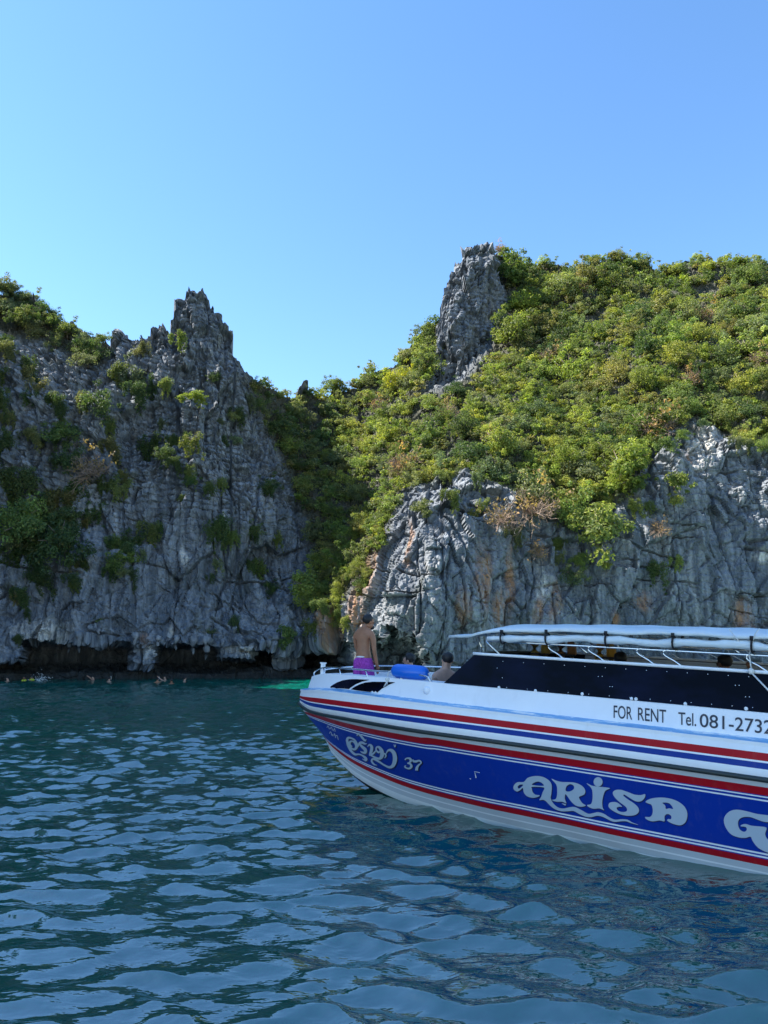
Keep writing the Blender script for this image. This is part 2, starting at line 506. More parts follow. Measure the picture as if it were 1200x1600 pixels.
tag(link('cliff_unseen', wme, rock), 'unseen high limestone wall beside the pinnacle cliff, put in to shade the lagoon', kind='structure')

def hill_at(x, y):
    """point on the finished rock surface that the photograph shows at (x, y)"""
    i = np.clip(np.interp(x, cx, np.arange(NC)), 0, NC - 1.001); i0 = int(i)
    r = np.interp(x, cx, ridge)
    j = np.clip((YBOT - y) / (YBOT - r) * (NR - 1), 0, NR - 1.001); j0 = int(j)
    return Vector(pos[int(round(j)), int(round(i))])

# stalactites under the lip of the notch
for x, y, ln in [(114,1003,.75),(130,1003,.95),(212,1006,.7),(246,1008,.6),(276,1010,.65),(301,1010,.9),(322,1012,1.1),(160,1003,.35),(345,1012,.5),(420,1013,.6)]:
    h = hill_at(x, y - 6); mb = MB(); w = ln * .26
    pts = [h + Vector((.05 * math.sin(k * 2 + x), -.1 + .12 * (k == 0), .4 - k * (ln + .4) / 5)) for k in range(6)]
    mb.tube(pts, [w * 1.7, w * 1.2, w * .9, w * .75, w * .42, w * .08], 7)
    o = mb.build('stalactite', rock, CLIFF_L)
    for k, val in (('pale', .25), ('cell', .5)): pt_attr(o.data, k, np.full(len(o.data.vertices), val))

# ------------------------------------------------------------------ the sea
def axis(a, b, d0, d1):
    out = [a]; n = 0
    while out[-1] < b:
        t = min(1, max(0, (out[-1] - a) / (b - a))); out.append(out[-1] + d0 + (d1 - d0) * t ** 1.0)
    return np.array(out)
ys = np.concatenate([[-30, -15, -6, 0, 2, 3.2], axis(4.2, 13, .034, .05), axis(13.06, 26, .06, .12), axis(26.15, 75, .14, .42)[0:], [80, 95, 120]])
xr = np.concatenate([axis(0, 9, .05, .06), axis(9.1, 20, .08, .14), axis(20.2, 50, .2, .8), [60, 80, 120]])
xs = np.concatenate([-xr[::-1][:-1], xr])
SX, SY = np.meshgrid(xs, ys)
wr = np.random.default_rng(5)
Z = np.zeros_like(SX); DX = np.zeros_like(SX); DY = np.zeros_like(SX)
gust = 1 + .45 * perlin(np.stack([SX / 5, SY / 7, SX * 0], -1), 3)
wx = SX + .22 * perlin(np.stack([SX / 1.1, SY / 1.1, SX * 0 + 2], -1), 7)
wy = SY + .22 * perlin(np.stack([SX / 1.1, SY / 1.1, SX * 0 + 9], -1), 9)
NW = 84
for k in range(NW):
    lam = .13 * (.95 / .13) ** (wr.random() ** .9)
    th = math.radians(-100) + wr.normal() * .48
    kx, ky = math.cos(th) * 2 * math.pi / lam, math.sin(th) * 2 * math.pi / lam
    steep = .040 * (lam / .4) ** .05
    A = steep * lam / (2 * math.pi)
    ph = kx * wx + ky * wy + wr.random() * 6.28
    fade = np.clip(lam / (2.2 * np.maximum(.05, np.interp(SY, ys, np.gradient(ys)))), 0, 1)
    Z += A * np.sin(ph) * gust * fade
    DX += A * math.cos(th) * np.cos(ph) * fade; DY += A * math.sin(th) * np.cos(ph) * fade
sea_v = np.stack([SX + .8 * DX, SY + .8 * DY, Z], -1)
seam = mat('sea_water', (.004, .05, .05), .03, spec=.5, IOR=2.7)
nt = NT(seam)
posn = nt.new('ShaderNodeNewGeometry').outputs['Position']
sep = nt.new('ShaderNodeSeparateXYZ'); nt.l(posn, sep.inputs[0])
shal = nt.math('MULTIPLY', nt.math('SUBTRACT', sep.outputs[1], 26), 1 / 28, True)
dp = nt.ramp(nt.noise(.16, 4, .6, posn), [(.3, (.0005, .075, .054)), (.7, (.0008, .110, .078))])
c = nt.mix(shal, dp, (.002, .135, .100))
nt.l(c, nt.b.inputs['Base Color'])
rip = nt.math('ADD', nt.math('MULTIPLY', nt.noise(4.2, 3, .5, posn, (.75, 1.6, 1)), 1.0), nt.math('MULTIPLY', nt.noise(10, 2, .5, posn, (.7, 1.7, 1)), .3))
nt.bump(rip, .33, .05)
o = link('sea', np_mesh('sea', sea_v.reshape(-1, 3), grid_quads(len(ys), len(xs))), seam)
tag(o, 'dark teal sea with choppy ripples reflecting the sky', kind='structure')
# ------------------------------------------------------------------ vegetation
def leaf_material(name, attr):
    m = mat(name, (.06, .1, .03), .55, spec=.3)
    nt = NT(m)
    oi = nt.new('ShaderNodeObjectInfo')
    if attr:
        tint = nt.new('ShaderNodeAttribute', attribute_name='tint').outputs['Color']
    else:
        tint = oi.outputs['Color']
    geo = nt.new('ShaderNodeNewGeometry')
    rnd = geo.outputs['Random Per Island']
    c = nt.mix(rnd, nt.mix(1, tint, (.62, .72, .6), 'MULTIPLY'), nt.mix(1, tint, (1.45, 1.28, 1.15), 'MULTIPLY'))
    cl = nt.attr('clump')
    c = nt.mix(nt.math('MULTIPLY', cl, .75), nt.mix(1, c, (.62, .72, .74), 'MULTIPLY'), nt.mix(1, c, (1.45, 1.50, 1.0), 'MULTIPLY'))
    c = nt.mix(nt.math('MULTIPLY', nt.math('GREATER_THAN', rnd, .96), .5), c, (.20, .17, .06))
    nt.l(c, nt.b.inputs['Base Color'])
    tr = nt.new('ShaderNodeBsdfTranslucent')
    nt.l(nt.mix(1, c, (1.5, 1.6, .8), 'MULTIPLY'), tr.inputs['Color'])
    mx = nt.new('ShaderNodeMixShader'); mx.inputs[0].default_value = .38
    out = nt.n['Material Output']
    nt.l(nt.b.outputs[0], mx.inputs[1]); nt.l(tr.outputs[0], mx.inputs[2]); nt.l(mx.outputs[0], out.inputs['Surface'])
    return m
LEAF = leaf_material('leaf', False)
LEAF_A = leaf_material('leaf_mass', True)
BARK = mat('bark', (.16, .13, .10), .9, spec=.1)
TWIG = mat('dry_twig', (.30, .22, .17), .9, spec=.1)

def leaves(centres, normals, size, rng, aspect=.55):
    """folded diamond leaves: 4 vertices, one bent quad each"""
    n = len(centres)
    nn = normals / (np.linalg.norm(normals, axis=1, keepdims=True) + 1e-9)
    a = np.cross(nn, rng.normal(size=(n, 3))); a /= np.linalg.norm(a, axis=1, keepdims=True) + 1e-9
    b = np.cross(nn, a)
    s = size * rng.uniform(.65, 1.35, (n, 1))
    v = np.stack([centres - a * s * .5, centres - b * s * aspect * .5 + nn * s * .12, centres + a * s * .5 - nn * s * .10, centres + b * s * aspect * .5 + nn * s * .12], 1)
    return v.reshape(-1, 3), np.arange(4 * n).reshape(n, 4)

def crown_arrays(rng, n_clump=16, per=75, leaf=.17, flat=.75, spread=1.0):
    """a crown of radius about 1: tufts of very different size on an uneven dome, leaves in each tuft's shell, gaps between"""
    cs, ns, cl = [], [], []
    an = np.array([rng.uniform(.75, 1.3), rng.uniform(.75, 1.3), flat * rng.uniform(.8, 1.2)])
    for k in range(n_clump):
        u = rng.normal(size=3); u[2] = abs(u[2]) * 1.15 - .45; u /= np.linalg.norm(u)
        far = rng.random() < .3
        rr = (rng.uniform(.85, 1.25) if far else rng.uniform(.2, .85)) * spread
        c = u * rr * an; r = rng.uniform(.12, .22) if far else rng.uniform(.2, .45); n = int(per * (.4 if far else 1))
        d = rng.normal(size=(n, 3)); d[:, 2] = d[:, 2] * .8 + .35; d /= np.linalg.norm(d, axis=1, keepdims=True)
        rad = r * rng.uniform(.35, 1.15, (n, 1))
        cs.append(c + d * rad * np.array([1.1, 1.1, .85])); ns.append(d + np.array([0, 0, .6]) + rng.normal(size=(n, 3)) * .55); cl.append(np.full(n * 4, rng.random() ** 1.3))
    c = np.concatenate(cs); n_ = np.concatenate(ns)
    c[:, 2] += .28
    v, f = leaves(c, n_, leaf, rng)
    return v, f, np.concatenate(cl)

def crown_mesh(arr):
    me = np_mesh('crown', arr[0], arr[1], False); pt_attr(me, 'clump', arr[2]); me.materials.append(LEAF)
    return me

CROWNS = []
for k in range(12):
    CROWNS.append(crown_mesh(crown_arrays(np.random.default_rng(100 + k), [22, 28, 34][k % 3], [120, 100, 90][k % 3], [.115, .125, .10][k % 3], [.9, 1.1, .75, 1.0][k % 4])))
CROWN_BIG = [crown_mesh(crown_arrays(np.random.default_rng(200 + k), 24, 85, .16, .95)) for k in range(3)]   # larger leaved bushes
SMALL = [crown_arrays(np.random.default_rng(300 + k), 9, 36, .2, .8) for k in range(9)]

def trunk_mesh(seed):
    r = random.Random(seed); mb = MB()
    mb.tube([(0, 0, -.35), (.03, .02, .0), (-.02, .05, .25), (.04, .0, .55)], [.09, .07, .055, .03], 6)
    for k in range(6):
        a = k * 1.05 + r.random(); l = r.uniform(.5, .8); z0 = r.uniform(.05, .4)
        mb.tube([(0, 0, z0), (math.cos(a) * l * .5, math.sin(a) * l * .5, z0 + .22), (math.cos(a) * l, math.sin(a) * l, z0 + .3 + .2 * r.random())], [.04, .026, .01], 5)
    me = mb.mesh('trunk'); me.materials.append(BARK); return me
TRUNKS = [trunk_mesh(k) for k in range(4)]

def twig_mesh(seed, n=46, up=.5):
    r = random.Random(seed); mb = MB()
    for k in range(n):
        a = r.random() * 6.28; el = r.uniform(-.3, 1.2) * up + .2; d = Vector((math.cos(a) * math.cos(el), math.sin(a) * math.cos(el), math.sin(el)))
        pth = [Vector((0, 0, 0))]; l = r.uniform(.7, 1.15)
        for s in range(4):
            d = (d + Vector((r.gauss(0, .25), r.gauss(0, .25), r.gauss(0, .2)))).normalized(); pth.append(pth[-1] + d * l / 4)
        mb.tube(pth, [.022, .018, .014, .010, .004], 3, caps=False)
        for s in (1, 2, 3):
            for _ in range(2):
                d2 = (d + Vector((r.gauss(0, .8), r.gauss(0, .8), r.gauss(0, .8)))).normalized()
                mb.tube([pth[s], pth[s] + d2 * l * .16, pth[s] + d2 * l * .3 + Vector((0, 0, r.gauss(0, .05)))], [.011, .008, .003], 3, caps=False)
    me = mb.mesh('branches'); me.materials.append(TWIG); return me
def hang_arrays(rng, strands=6, leaf=.11):
    cs, ns = [], []
    for k in range(strands):
        x0, y0 = rng.normal() * .42, -abs(rng.normal()) * .12; z0 = rng.uniform(.1, .75); L = rng.uniform(.5, 1.7)
        for j in range(7):
            t = j / 6; c = np.array([x0 + rng.normal() * .12, y0 - .16 * (1 - t), z0 - L * t]); r = (.30 - .20 * t) * rng.uniform(.7, 1.3); n = int(70 - 45 * t)
            d = rng.normal(size=(n, 3)); d[:, 1] -= .5; d[:, 2] += .3; d /= np.linalg.norm(d, axis=1, keepdims=True)
            cs.append(c + d * r * rng.uniform(.4, 1.1, (n, 1)) * np.array([1, .8, 1.1])); ns.append(d + np.array([0, -.2, .5]) + rng.normal(size=(n, 3)) * .5)
    return leaves(np.concatenate(cs), np.concatenate(ns), leaf, rng)
HANG = []
for k in range(6):
    v, f = hang_arrays(np.random.default_rng(500 + k), 5 + k % 4)
    HANG.append(crown_mesh((v, f, np.repeat(np.random.default_rng(k).random(len(v) // 4) * .6, 4))))
TWIGS = [twig_mesh(k) for k in range(3)]
v, f, _c = crown_arrays(np.random.default_rng(400), 16, 18, .12, .9)
DRY_LEAVES = np_mesh('dry_leaves', v, f, False); pt_attr(DRY_LEAVES, 'clump', _c); DRY_LEAVES.materials.append(LEAF)

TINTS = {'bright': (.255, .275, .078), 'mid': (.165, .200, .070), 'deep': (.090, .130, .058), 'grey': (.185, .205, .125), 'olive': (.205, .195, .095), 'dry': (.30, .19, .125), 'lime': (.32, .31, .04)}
WORDS = {'bright': 'yellow-green', 'mid': 'mid-green', 'deep': 'dark green', 'grey': 'grey-green', 'olive': 'olive green'}
def tint_of(kind, r):
    c = TINTS[kind]; g = r.uniform(.8, 1.22)
    return (c[0] * g * r.uniform(.9, 1.12), c[1] * g, c[2] * g * r.uniform(.8, 1.2), 1)

def where(x, y):
    if x < 395:
        if y < np.interp(x, cx, ridge) + 60: return ', close under the crest'
        if x > 200 and y < 780: return ', below the tallest pinnacle'
        if y > 850: return ', low above the sea notch'
        return ', around the large dark tree' if x < 130 and y > 740 else ', halfway up'
    if math.hypot(x - 735, y - 490) < 125: return ', next to the rock tower'
    if y < np.interp(x, cx, ridge) + 42: return ', on the hill crest'
    if math.hypot(x - 826, y - 812) < 110: return ', by the large brown shrub'
    if math.hypot(x - 1015, y - 668) < 95: return ', by the round brown shrub'
    if math.hypot(x - 484, y - 925) < 90: return ', by the bright foot shrub'
    if y < 530: return ', upper slope'
    return ', middle slope' if y < 640 else ', lower slope'
def plant(name, label, cat, group, x, y, size, kind, mesh=None, trunk=True, squash=1.0, lift=0.0, twig=False, out=.25, tilt=.75):
    r = random.Random(int(x * 31 + y * 17))
    p_ = hill_at(x, y)
    root = empty(name, p_ + Vector((0, -out, lift)))
    if group:                                          # look-alikes: told apart by the colour of their leaves
        word = ('small ' if size < .62 else 'broad ' if size > 1.25 else '') + WORDS[kind]; wh = where(x, y)
        label = word + ' ' + label + wh; group = word + ' ' + group + wh
    tag(root, label, cat, group)
    root.rotation_mode = 'ZYX'
    if mesh in HANG: root.rotation_euler = (.1, r.uniform(-.25, .25), r.uniform(-.5, .5))
    else: root.rotation_euler = (tilt + r.uniform(-.15, .15), r.uniform(-.15, .15), r.random() * 6.28)
    root.scale = (size, size, size * squash)
    me = mesh or r.choice(CROWNS)
    c = bpy.data.objects.new('crown' if not twig else 'dry_leaves', me); COL.objects.link(c); c.parent = root
    c.color = tint_of(kind, r)
    if twig:
        b = bpy.data.objects.new('branches', r.choice(TWIGS)); COL.objects.link(b); b.parent = root
    elif trunk:
        b = bpy.data.objects.new('trunk', r.choice(TRUNKS)); COL.objects.link(b); b.parent = root
    return root

PXM = lambda x, y: hill_at(x, y).y / FPX                       # metres per photograph pixel there

# single plants that stand out (x, y, radius in px, kind, label ...)
def single(name, cat, x, y, rpx, kind, label, **kw):
    plant(name, label, cat, None, x, y, rpx * PXM(x, y), kind, **kw)
single('shrub', 'shrub', 484, 925, 30, 'bright', 'bright yellow-green shrub at the sunlit foot of the flank', mesh=CROWN_BIG[0], out=1.0)
single('shrub', 'shrub', 492, 948, 20, 'bright', 'small lime shrub just below the bright yellow-green one', mesh=CROWN_BIG[1], out=1.0)
single('dry_shrub', 'shrub', 826, 812, 52, 'dry', 'large brown leafless shrub sprawling over the rock lip', mesh=DRY_LEAVES, twig=True, out=.8)
single('dry_shrub', 'shrub', 775, 822, 34, 'dry', 'low tangle of bare grey-brown twigs beside the large brown shrub', mesh=DRY_LEAVES, twig=True, out=.6)
single('dry_shrub', 'shrub', 1015, 668, 44, 'dry', 'round brown dry shrub above the block with a knob on top', mesh=DRY_LEAVES, twig=True, out=.6)
single('dry_shrub', 'shrub', 1098, 498, 30, 'dry', 'bare grey tree standing among green crowns high on the hill', mesh=DRY_LEAVES, twig=True, out=.6)
single('dry_shrub', 'shrub', 838, 870, 22, 'dry', 'withered creeper hanging down the rock below the brown shrub', mesh=DRY_LEAVES, twig=True, out=.5)
single('dry_shrub', 'shrub', 632, 735, 34, 'dry', 'pinkish brown dry shrub on the crest of the buttress', mesh=DRY_LEAVES, twig=True, out=.5)
single('dry_shrub', 'shrub', 147, 750, 42, 'dry', 'brown dry shrub hanging on the shaded pinnacle cliff', mesh=DRY_LEAVES, twig=True, out=.5)
single('dry_shrub', 'shrub', 1020, 835, 22, 'dry', 'sparse rusty shrub in a crack under the green ledge bush', mesh=DRY_LEAVES, twig=True, out=.4)
single('shrub', 'shrub', 926, 848, 44, 'mid', 'big green bush hanging on the bare cliff below the wood', mesh=CROWN_BIG[1], out=.9)
single('shrub', 'shrub', 890, 905, 20, 'deep', 'dark green shrub on the ledge under the big hanging bush', out=.5)
single('shrub', 'shrub', 962, 752, 40, 'bright', 'pale yellow-green bush at the lower edge of the wood', mesh=CROWN_BIG[2], out=.9)
single('shrub', 'shrub', 1046, 768, 23, 'mid', 'lone green bush on a ledge of the smooth cliff', mesh=CROWN_BIG[0], out=.6)
single('shrub', 'shrub', 1044, 795, 15, 'bright', 'small bright bush tucked under the lone ledge bush', out=.5)
single('shrub', 'shrub', 1025, 893, 26, 'deep', 'dull dark shrub flat against the lower cliff face', out=.3, squash=.8, mesh=HANG[5])
single('shrub', 'shrub', 450, 1008, 20, 'mid', 'leafy sapling growing out of the sea notch edge', mesh=CROWN_BIG[2], out=.8)
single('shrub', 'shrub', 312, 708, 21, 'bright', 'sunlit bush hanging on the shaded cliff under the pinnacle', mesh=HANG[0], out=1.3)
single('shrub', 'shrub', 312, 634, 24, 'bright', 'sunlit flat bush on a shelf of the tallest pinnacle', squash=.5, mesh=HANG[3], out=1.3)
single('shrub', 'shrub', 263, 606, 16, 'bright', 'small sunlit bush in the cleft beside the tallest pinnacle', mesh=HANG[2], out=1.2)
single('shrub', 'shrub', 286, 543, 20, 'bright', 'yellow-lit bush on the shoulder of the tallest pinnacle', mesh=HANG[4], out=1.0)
single('shrub', 'shrub', 410, 886, 23, 'mid', 'green bush alone on the streaked lower cliff', mesh=HANG[1], out=.4)
single('shrub', 'shrub', 625, 602, 24, 'lime', 'vivid yellow-green tree below the foot of the rock tower', mesh=CROWNS[1], out=.8)
single('shrub', 'shrub', 40, 830, 52, 'mid', 'large dark green tree rooted halfway up the shaded cliff', mesh=CROWNS[2], out=.9)
single('shrub', 'shrub', 112, 862, 42, 'deep', 'dark green tree beside the largest tree on the shaded cliff', mesh=CROWNS[4], out=.8)

for x, y, rp, lab in [(860,560,26,'leafless grey shrub in the middle of the upper wood'),(1180,575,24,'brown thin shrub among crowns above the smooth cliff'),(700,655,24,'grey twiggy shrub below the rock tower'),(905,455,20,'pale bare shrub near the crest of the hill'),(590,640,18,'twiggy shrub above the flank'),(1075,600,22,'bare shrub above the round brown one'),(770,690,20,'thin grey shrub above the buttress'),(780,395,15,'bare crown on the crest beside the rock tower')]:
    single('dry_shrub', 'shrub', x, y, rp, 'dry', lab, mesh=DRY_LEAVES, twig=True, out=.9)
SH = 'shrubs clinging to the shaded pinnacle cliff'
SHL = 'shrub clinging to the shaded cliff'
r_ = random.Random(3)
for x, y, rp in [(20,560,26),(55,590,24),(70,620,18),(10,640,22),(95,690,26),(60,690,16),(160,655,26),(140,640,18),(120,720,22),(175,700,16),(238,692,24),(262,720,16),(212,600,26),(190,590,20),(236,604,20),(225,545,14),(205,560,10),(345,828,22),(358,842,14),(366,970,11),(196,888,20),(212,846,24),(180,850,16),(232,835,18),(340,880,12),(300,745,14),(330,772,14),(120,770,28),(85,780,30),(20,770,34),(60,860,36),(20,870,26),(70,905,24),(35,935,16),(126,915,15),(140,890,16),(108,812,26),(60,800,34),(150,800,20),(175,760,22),(190,740,14),(335,600,10),(372,655,14),(355,690,12),(372,690,10),(388,640,16),(250,660,12),(345,660,10),(330,900,9),(395,830,14),(420,770,18),(435,840,14),(160,975,7),(330,985,8),(425,920,12),(350,760,12),(15,700,20),(5,600,20),(100,650,20),(210,905,14),(225,870,10),(44,960,9),(28,1000,9),(285,780,10),(270,690,14),(295,690,12),(395,880,10)]:
    for dup_ in range(2 if rp > 13 else 1):
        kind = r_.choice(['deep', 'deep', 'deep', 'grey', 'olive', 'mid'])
        xx, yy = (x, y) if dup_ == 0 else (x + r_.uniform(-1, 1) * rp, y + r_.uniform(-.6, 1) * rp)
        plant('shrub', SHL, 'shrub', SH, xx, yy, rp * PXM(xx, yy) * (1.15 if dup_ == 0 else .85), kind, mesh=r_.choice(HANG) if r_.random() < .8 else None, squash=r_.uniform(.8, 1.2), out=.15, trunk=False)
FL = 'shrubs on the rocky foot of the sunlit flank'
for k in range(30):
    y = r_.uniform(800, 1000); x = np.interp(y, [800, 900, 1000], [575, 545, 520]) + r_.uniform(-50, 38) * np.interp(y, [800, 1000], [1, .6])
    plant('shrub', 'shrub at the rocky flank foot', 'shrub', FL, x, y, r_.uniform(9, 18) * PXM(x, y), r_.choice(['bright', 'mid', 'olive', 'bright']), mesh=r_.choice(HANG) if k % 2 else None, out=.35, trunk=False)
BE = 'shrubs along the top edge of the bare cliff'
for x, y in [(640,752),(662,745),(690,742),(715,742),(735,760),(745,800),(700,790),(760,790),(800,842),(868,850),(880,870),(985,800),(1000,765),(1030,715),(1060,690),(1090,668),(1140,700),(1165,700),(1190,705),(660,800),(1010,800),(905,880),(945,890),(1060,880)]:
    plant('shrub', 'shrub along the bare cliff top edge', 'shrub', BE, x + r_.uniform(-5, 5), y, r_.uniform(10, 19) * PXM(x, y), r_.choice(['bright', 'mid', 'grey', 'mid']), mesh=r_.choice(HANG) if r_.random() < .6 else None, out=.3, trunk=False)
RT = 'shrubs along the crest of the shaded cliff'
RTL = 'bushy shrub along the shaded cliff crest'
for k in range(26):
    x = r_.uniform(-20, 160); yr = np.interp(x, cx, ridge)
    y = yr + r_.uniform(2, 52)
    plant('shrub', RTL, 'shrub', RT, x, y, r_.uniform(14, 24) * PXM(x, y), r_.choice(['mid', 'deep', 'olive', 'deep', 'grey']), out=.4)

# the wood: trees picked so that crowns sit a little apart, the largest as trees, the rest as undergrowth
def zone(x, y):
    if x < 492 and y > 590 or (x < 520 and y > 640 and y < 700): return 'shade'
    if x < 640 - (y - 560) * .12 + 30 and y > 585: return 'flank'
    if y > 640: return 'low'
    return 'hill'
GROUPS = {'shade': ('trees in the shaded gully between the cliffs', 'tree in the shaded gully between the cliffs'),
          'flank': ('trees on the sunlit flank above the bow', 'tree on the sunlit flank beside the gully'),
          'low': ('trees at the lower edge of the wood', 'tree low on the wooded hill'),
          'hill': ('trees on the upper hill', 'tree high on the wooded hill')}
tr = random.Random(21)
spots = []
def free(x, y, d, pts): return all((x - a) ** 2 + ((y - b) * 1.25) ** 2 > d * d for a, b in pts)
tries = 0
vx = lambda x, y: bool(in_poly(VEG[0], np.float64(x), np.float64(y))) and not any(bool(in_poly(TOWER_P[0], np.float64(x + a_), np.float64(y + b_))) for a_, b_ in ((0, 0), (0, -22), (-14, -6), (10, -10)))
while len(spots) < 285 and tries < 60000:
    tries += 1
    x, y = tr.uniform(380, 1225), tr.uniform(385, 960)
    if y < np.interp(x, cx, ridge) + 1 or not vx(x, y): continue
    if zone(x, y) == 'flank' and y > 780 and tr.random() < .35: continue
    if free(x, y, 31, spots): spots.append((x, y))
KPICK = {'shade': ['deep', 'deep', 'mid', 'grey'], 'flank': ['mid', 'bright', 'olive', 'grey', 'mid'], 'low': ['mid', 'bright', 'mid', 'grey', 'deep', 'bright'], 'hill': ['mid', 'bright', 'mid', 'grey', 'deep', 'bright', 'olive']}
for x, y in sorted(spots, key=lambda s: s[1]):
    g, lab = GROUPS[zone(x, y)]
    z = zone(x, y)
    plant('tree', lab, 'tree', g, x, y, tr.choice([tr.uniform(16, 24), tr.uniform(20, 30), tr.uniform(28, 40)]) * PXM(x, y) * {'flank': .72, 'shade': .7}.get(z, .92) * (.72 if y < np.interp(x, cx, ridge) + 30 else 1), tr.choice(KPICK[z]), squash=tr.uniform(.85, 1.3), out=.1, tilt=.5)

VV, FF, TT, CC = [], [], [], []
off = 0
for k in range(4150):
    x, y = tr.uniform(372, 1430), tr.uniform(385, 985)
    if y < np.interp(x, cx, ridge) or not vx(x, y): continue
    z = zone(x, y)
    if z == 'flank' and y > 860 and tr.random() < .6: continue
    s = tr.uniform(12, 20) * PXM(x, y) * (1.5 if x > 1225 else 1)
    v, f, cl_ = SMALL[tr.randrange(9)]
    a = tr.random() * 6.28; ca, sa = math.cos(a), math.sin(a)
    w = np.stack([v[:, 0] * ca - v[:, 1] * sa, v[:, 0] * sa + v[:, 1] * ca, v[:, 2]], 1) * s + np.array(hill_at(x, y))
    VV.append(w); FF.append(f + off); off += len(w); CC.append(cl_)
    TT.append(np.repeat([tint_of(tr.choice(KPICK[z] + ['olive']), tr)], len(w), 0))
me = np_mesh('undergrowth', np.concatenate(VV), np.concatenate(FF), False)
a = me.attributes.new('tint', 'FLOAT_COLOR', 'POINT'); a.data.foreach_set('color', np.concatenate(TT).astype(np.float32).ravel())
pt_attr(me, 'clump', np.concatenate(CC))
tag(link('undergrowth', me, LEAF_A), 'dense low bushes filling the wooded hillside', 'undergrowth', kind='stuff')
# ------------------------------------------------------------------ the speedboat
def boat_frame():
    f = Vector(ray_np(-957, 911)).normalized()                    # heading, a little bow-up
    t = Vector((0, 0, 1)).cross(f).normalized(); u = f.cross(t)
    r = Vector(ray_np(470, 1090)); S = Vector((0, 0, CAM_H)) + r * (14.5 / r.y)
    return S, f, t, u
BS, BF, BT, BU = boat_frame()
BOAT_M = Matrix(((-BF.x, -BT.x, BU.x, BS.x), (-BF.y, -BT.y, BU.y, BS.y), (-BF.z, -BT.z, BU.z, BS.z), (0, 0, 0, 1)))
BOAT_I = BOAT_M.inverted()
def bl(s, t, z): return Vector((s, -t, z))                        # aft, to port, up  ->  boat space
boat = empty('speedboat'); boat.matrix_world = BOAT_M
tag(boat, 'white speedboat with blue lettered side, red stripes and canopy roof', 'speedboat')
BL_END = 12.6

def gel(name, col, rough=.3, bumpy=.004):
    m = mat(name, col, rough, spec=.35 if min(col) > .3 else .14)
    nt = NT(m)
    n = nt.noise(2.2, 6, .65, nt.new('ShaderNodeTexCoord').outputs['Object'])
    n2 = nt.noise(9, 6, .7, nt.new('ShaderNodeTexCoord').outputs['Object'], (1, 1, .12))
    c = nt.mix(nt.ramp(n, [(.45, (0, 0, 0)), (.75, (.35, .35, .35))]), col, tuple(x * .82 + .012 for x in col))
    c = nt.mix(nt.ramp(n2, [(.55, (0, 0, 0)), (.8, (.5, .5, .5))]), c, tuple(x * .72 + k * .06 for x, k in zip(col, (1.2, 1.0, .7))))
    nt.l(c, nt.b.inputs['Base Color'])
    nt.l(nt.ramp(n, [(.3, (rough, rough, rough)), (.8, (rough * 2.2,) * 3)]), nt.b.inputs['Roughness'])
    nt.bump(n, .2, bumpy)
    return m
WHITE = gel('white_gelcoat', (.91, .915, .92)); GREY_SHADED = gel('grey_shaded_gelcoat', (.60, .63, .66)); RED = gel('red_stripe', (.46, .006, .016))  # hull grey is white-silver paint with shade in the colour; also colours the registration mark
BLUE = gel('blue_paint', (.004, .038, .34)); NAVY = gel('blue_stripe', (.010, .045, .28)); BOTTOM = gel('antifouling', (.012, .014, .02), .6)
AQUA = mat('aqua_band', (.12, .42, .72), .3)
nt = NT(AQUA); tc = nt.new('ShaderNodeTexCoord').outputs['Object']
nt.l(nt.ramp(nt.noise(6, 6, .7, tc, (.35, 1, 2.5)), [(.40, (.80, .86, .88)), (.47, (.10, .42, .72)), (.60, (.06, .33, .66)), (.66, (.70, .84, .88))]), nt.b.inputs['Base Color'])
RUBBER = mat('rub_rubber', (.018, .03, .028), .45)
GLASS = mat('tinted_glass', (.001, .0015, .005), .06, spec=.07)
nt = NT(GLASS); tc = nt.new('ShaderNodeTexCoord').outputs['Object']
nt.l(nt.ramp(nt.noise(.9, 4, .6, tc, (1, 1, 1.8)), [(.45, (.001, .0012, .004)), (.7, (.005, .007, .026))]), nt.b.inputs['Base Color'])  # navy blotches in the colour stand for faint reflections
nt.bump(nt.noise(1.5, 2, .5, tc), .15, .05)
STEEL = mat('stainless', (.72, .74, .76), .16, 1.0)
BLACKM = mat('black_webbing', (.012, .012, .014), .7)
LETTER = mat('letter_silver', (.50, .58, .66), .35)
INK = mat('letter_ink', (.012, .014, .03), .4)
SHADOWP = mat('letter_shade_paint', (.004, .008, .075), .4)
ROPE = mat('white_rope', (.72, .72, .68), .9)

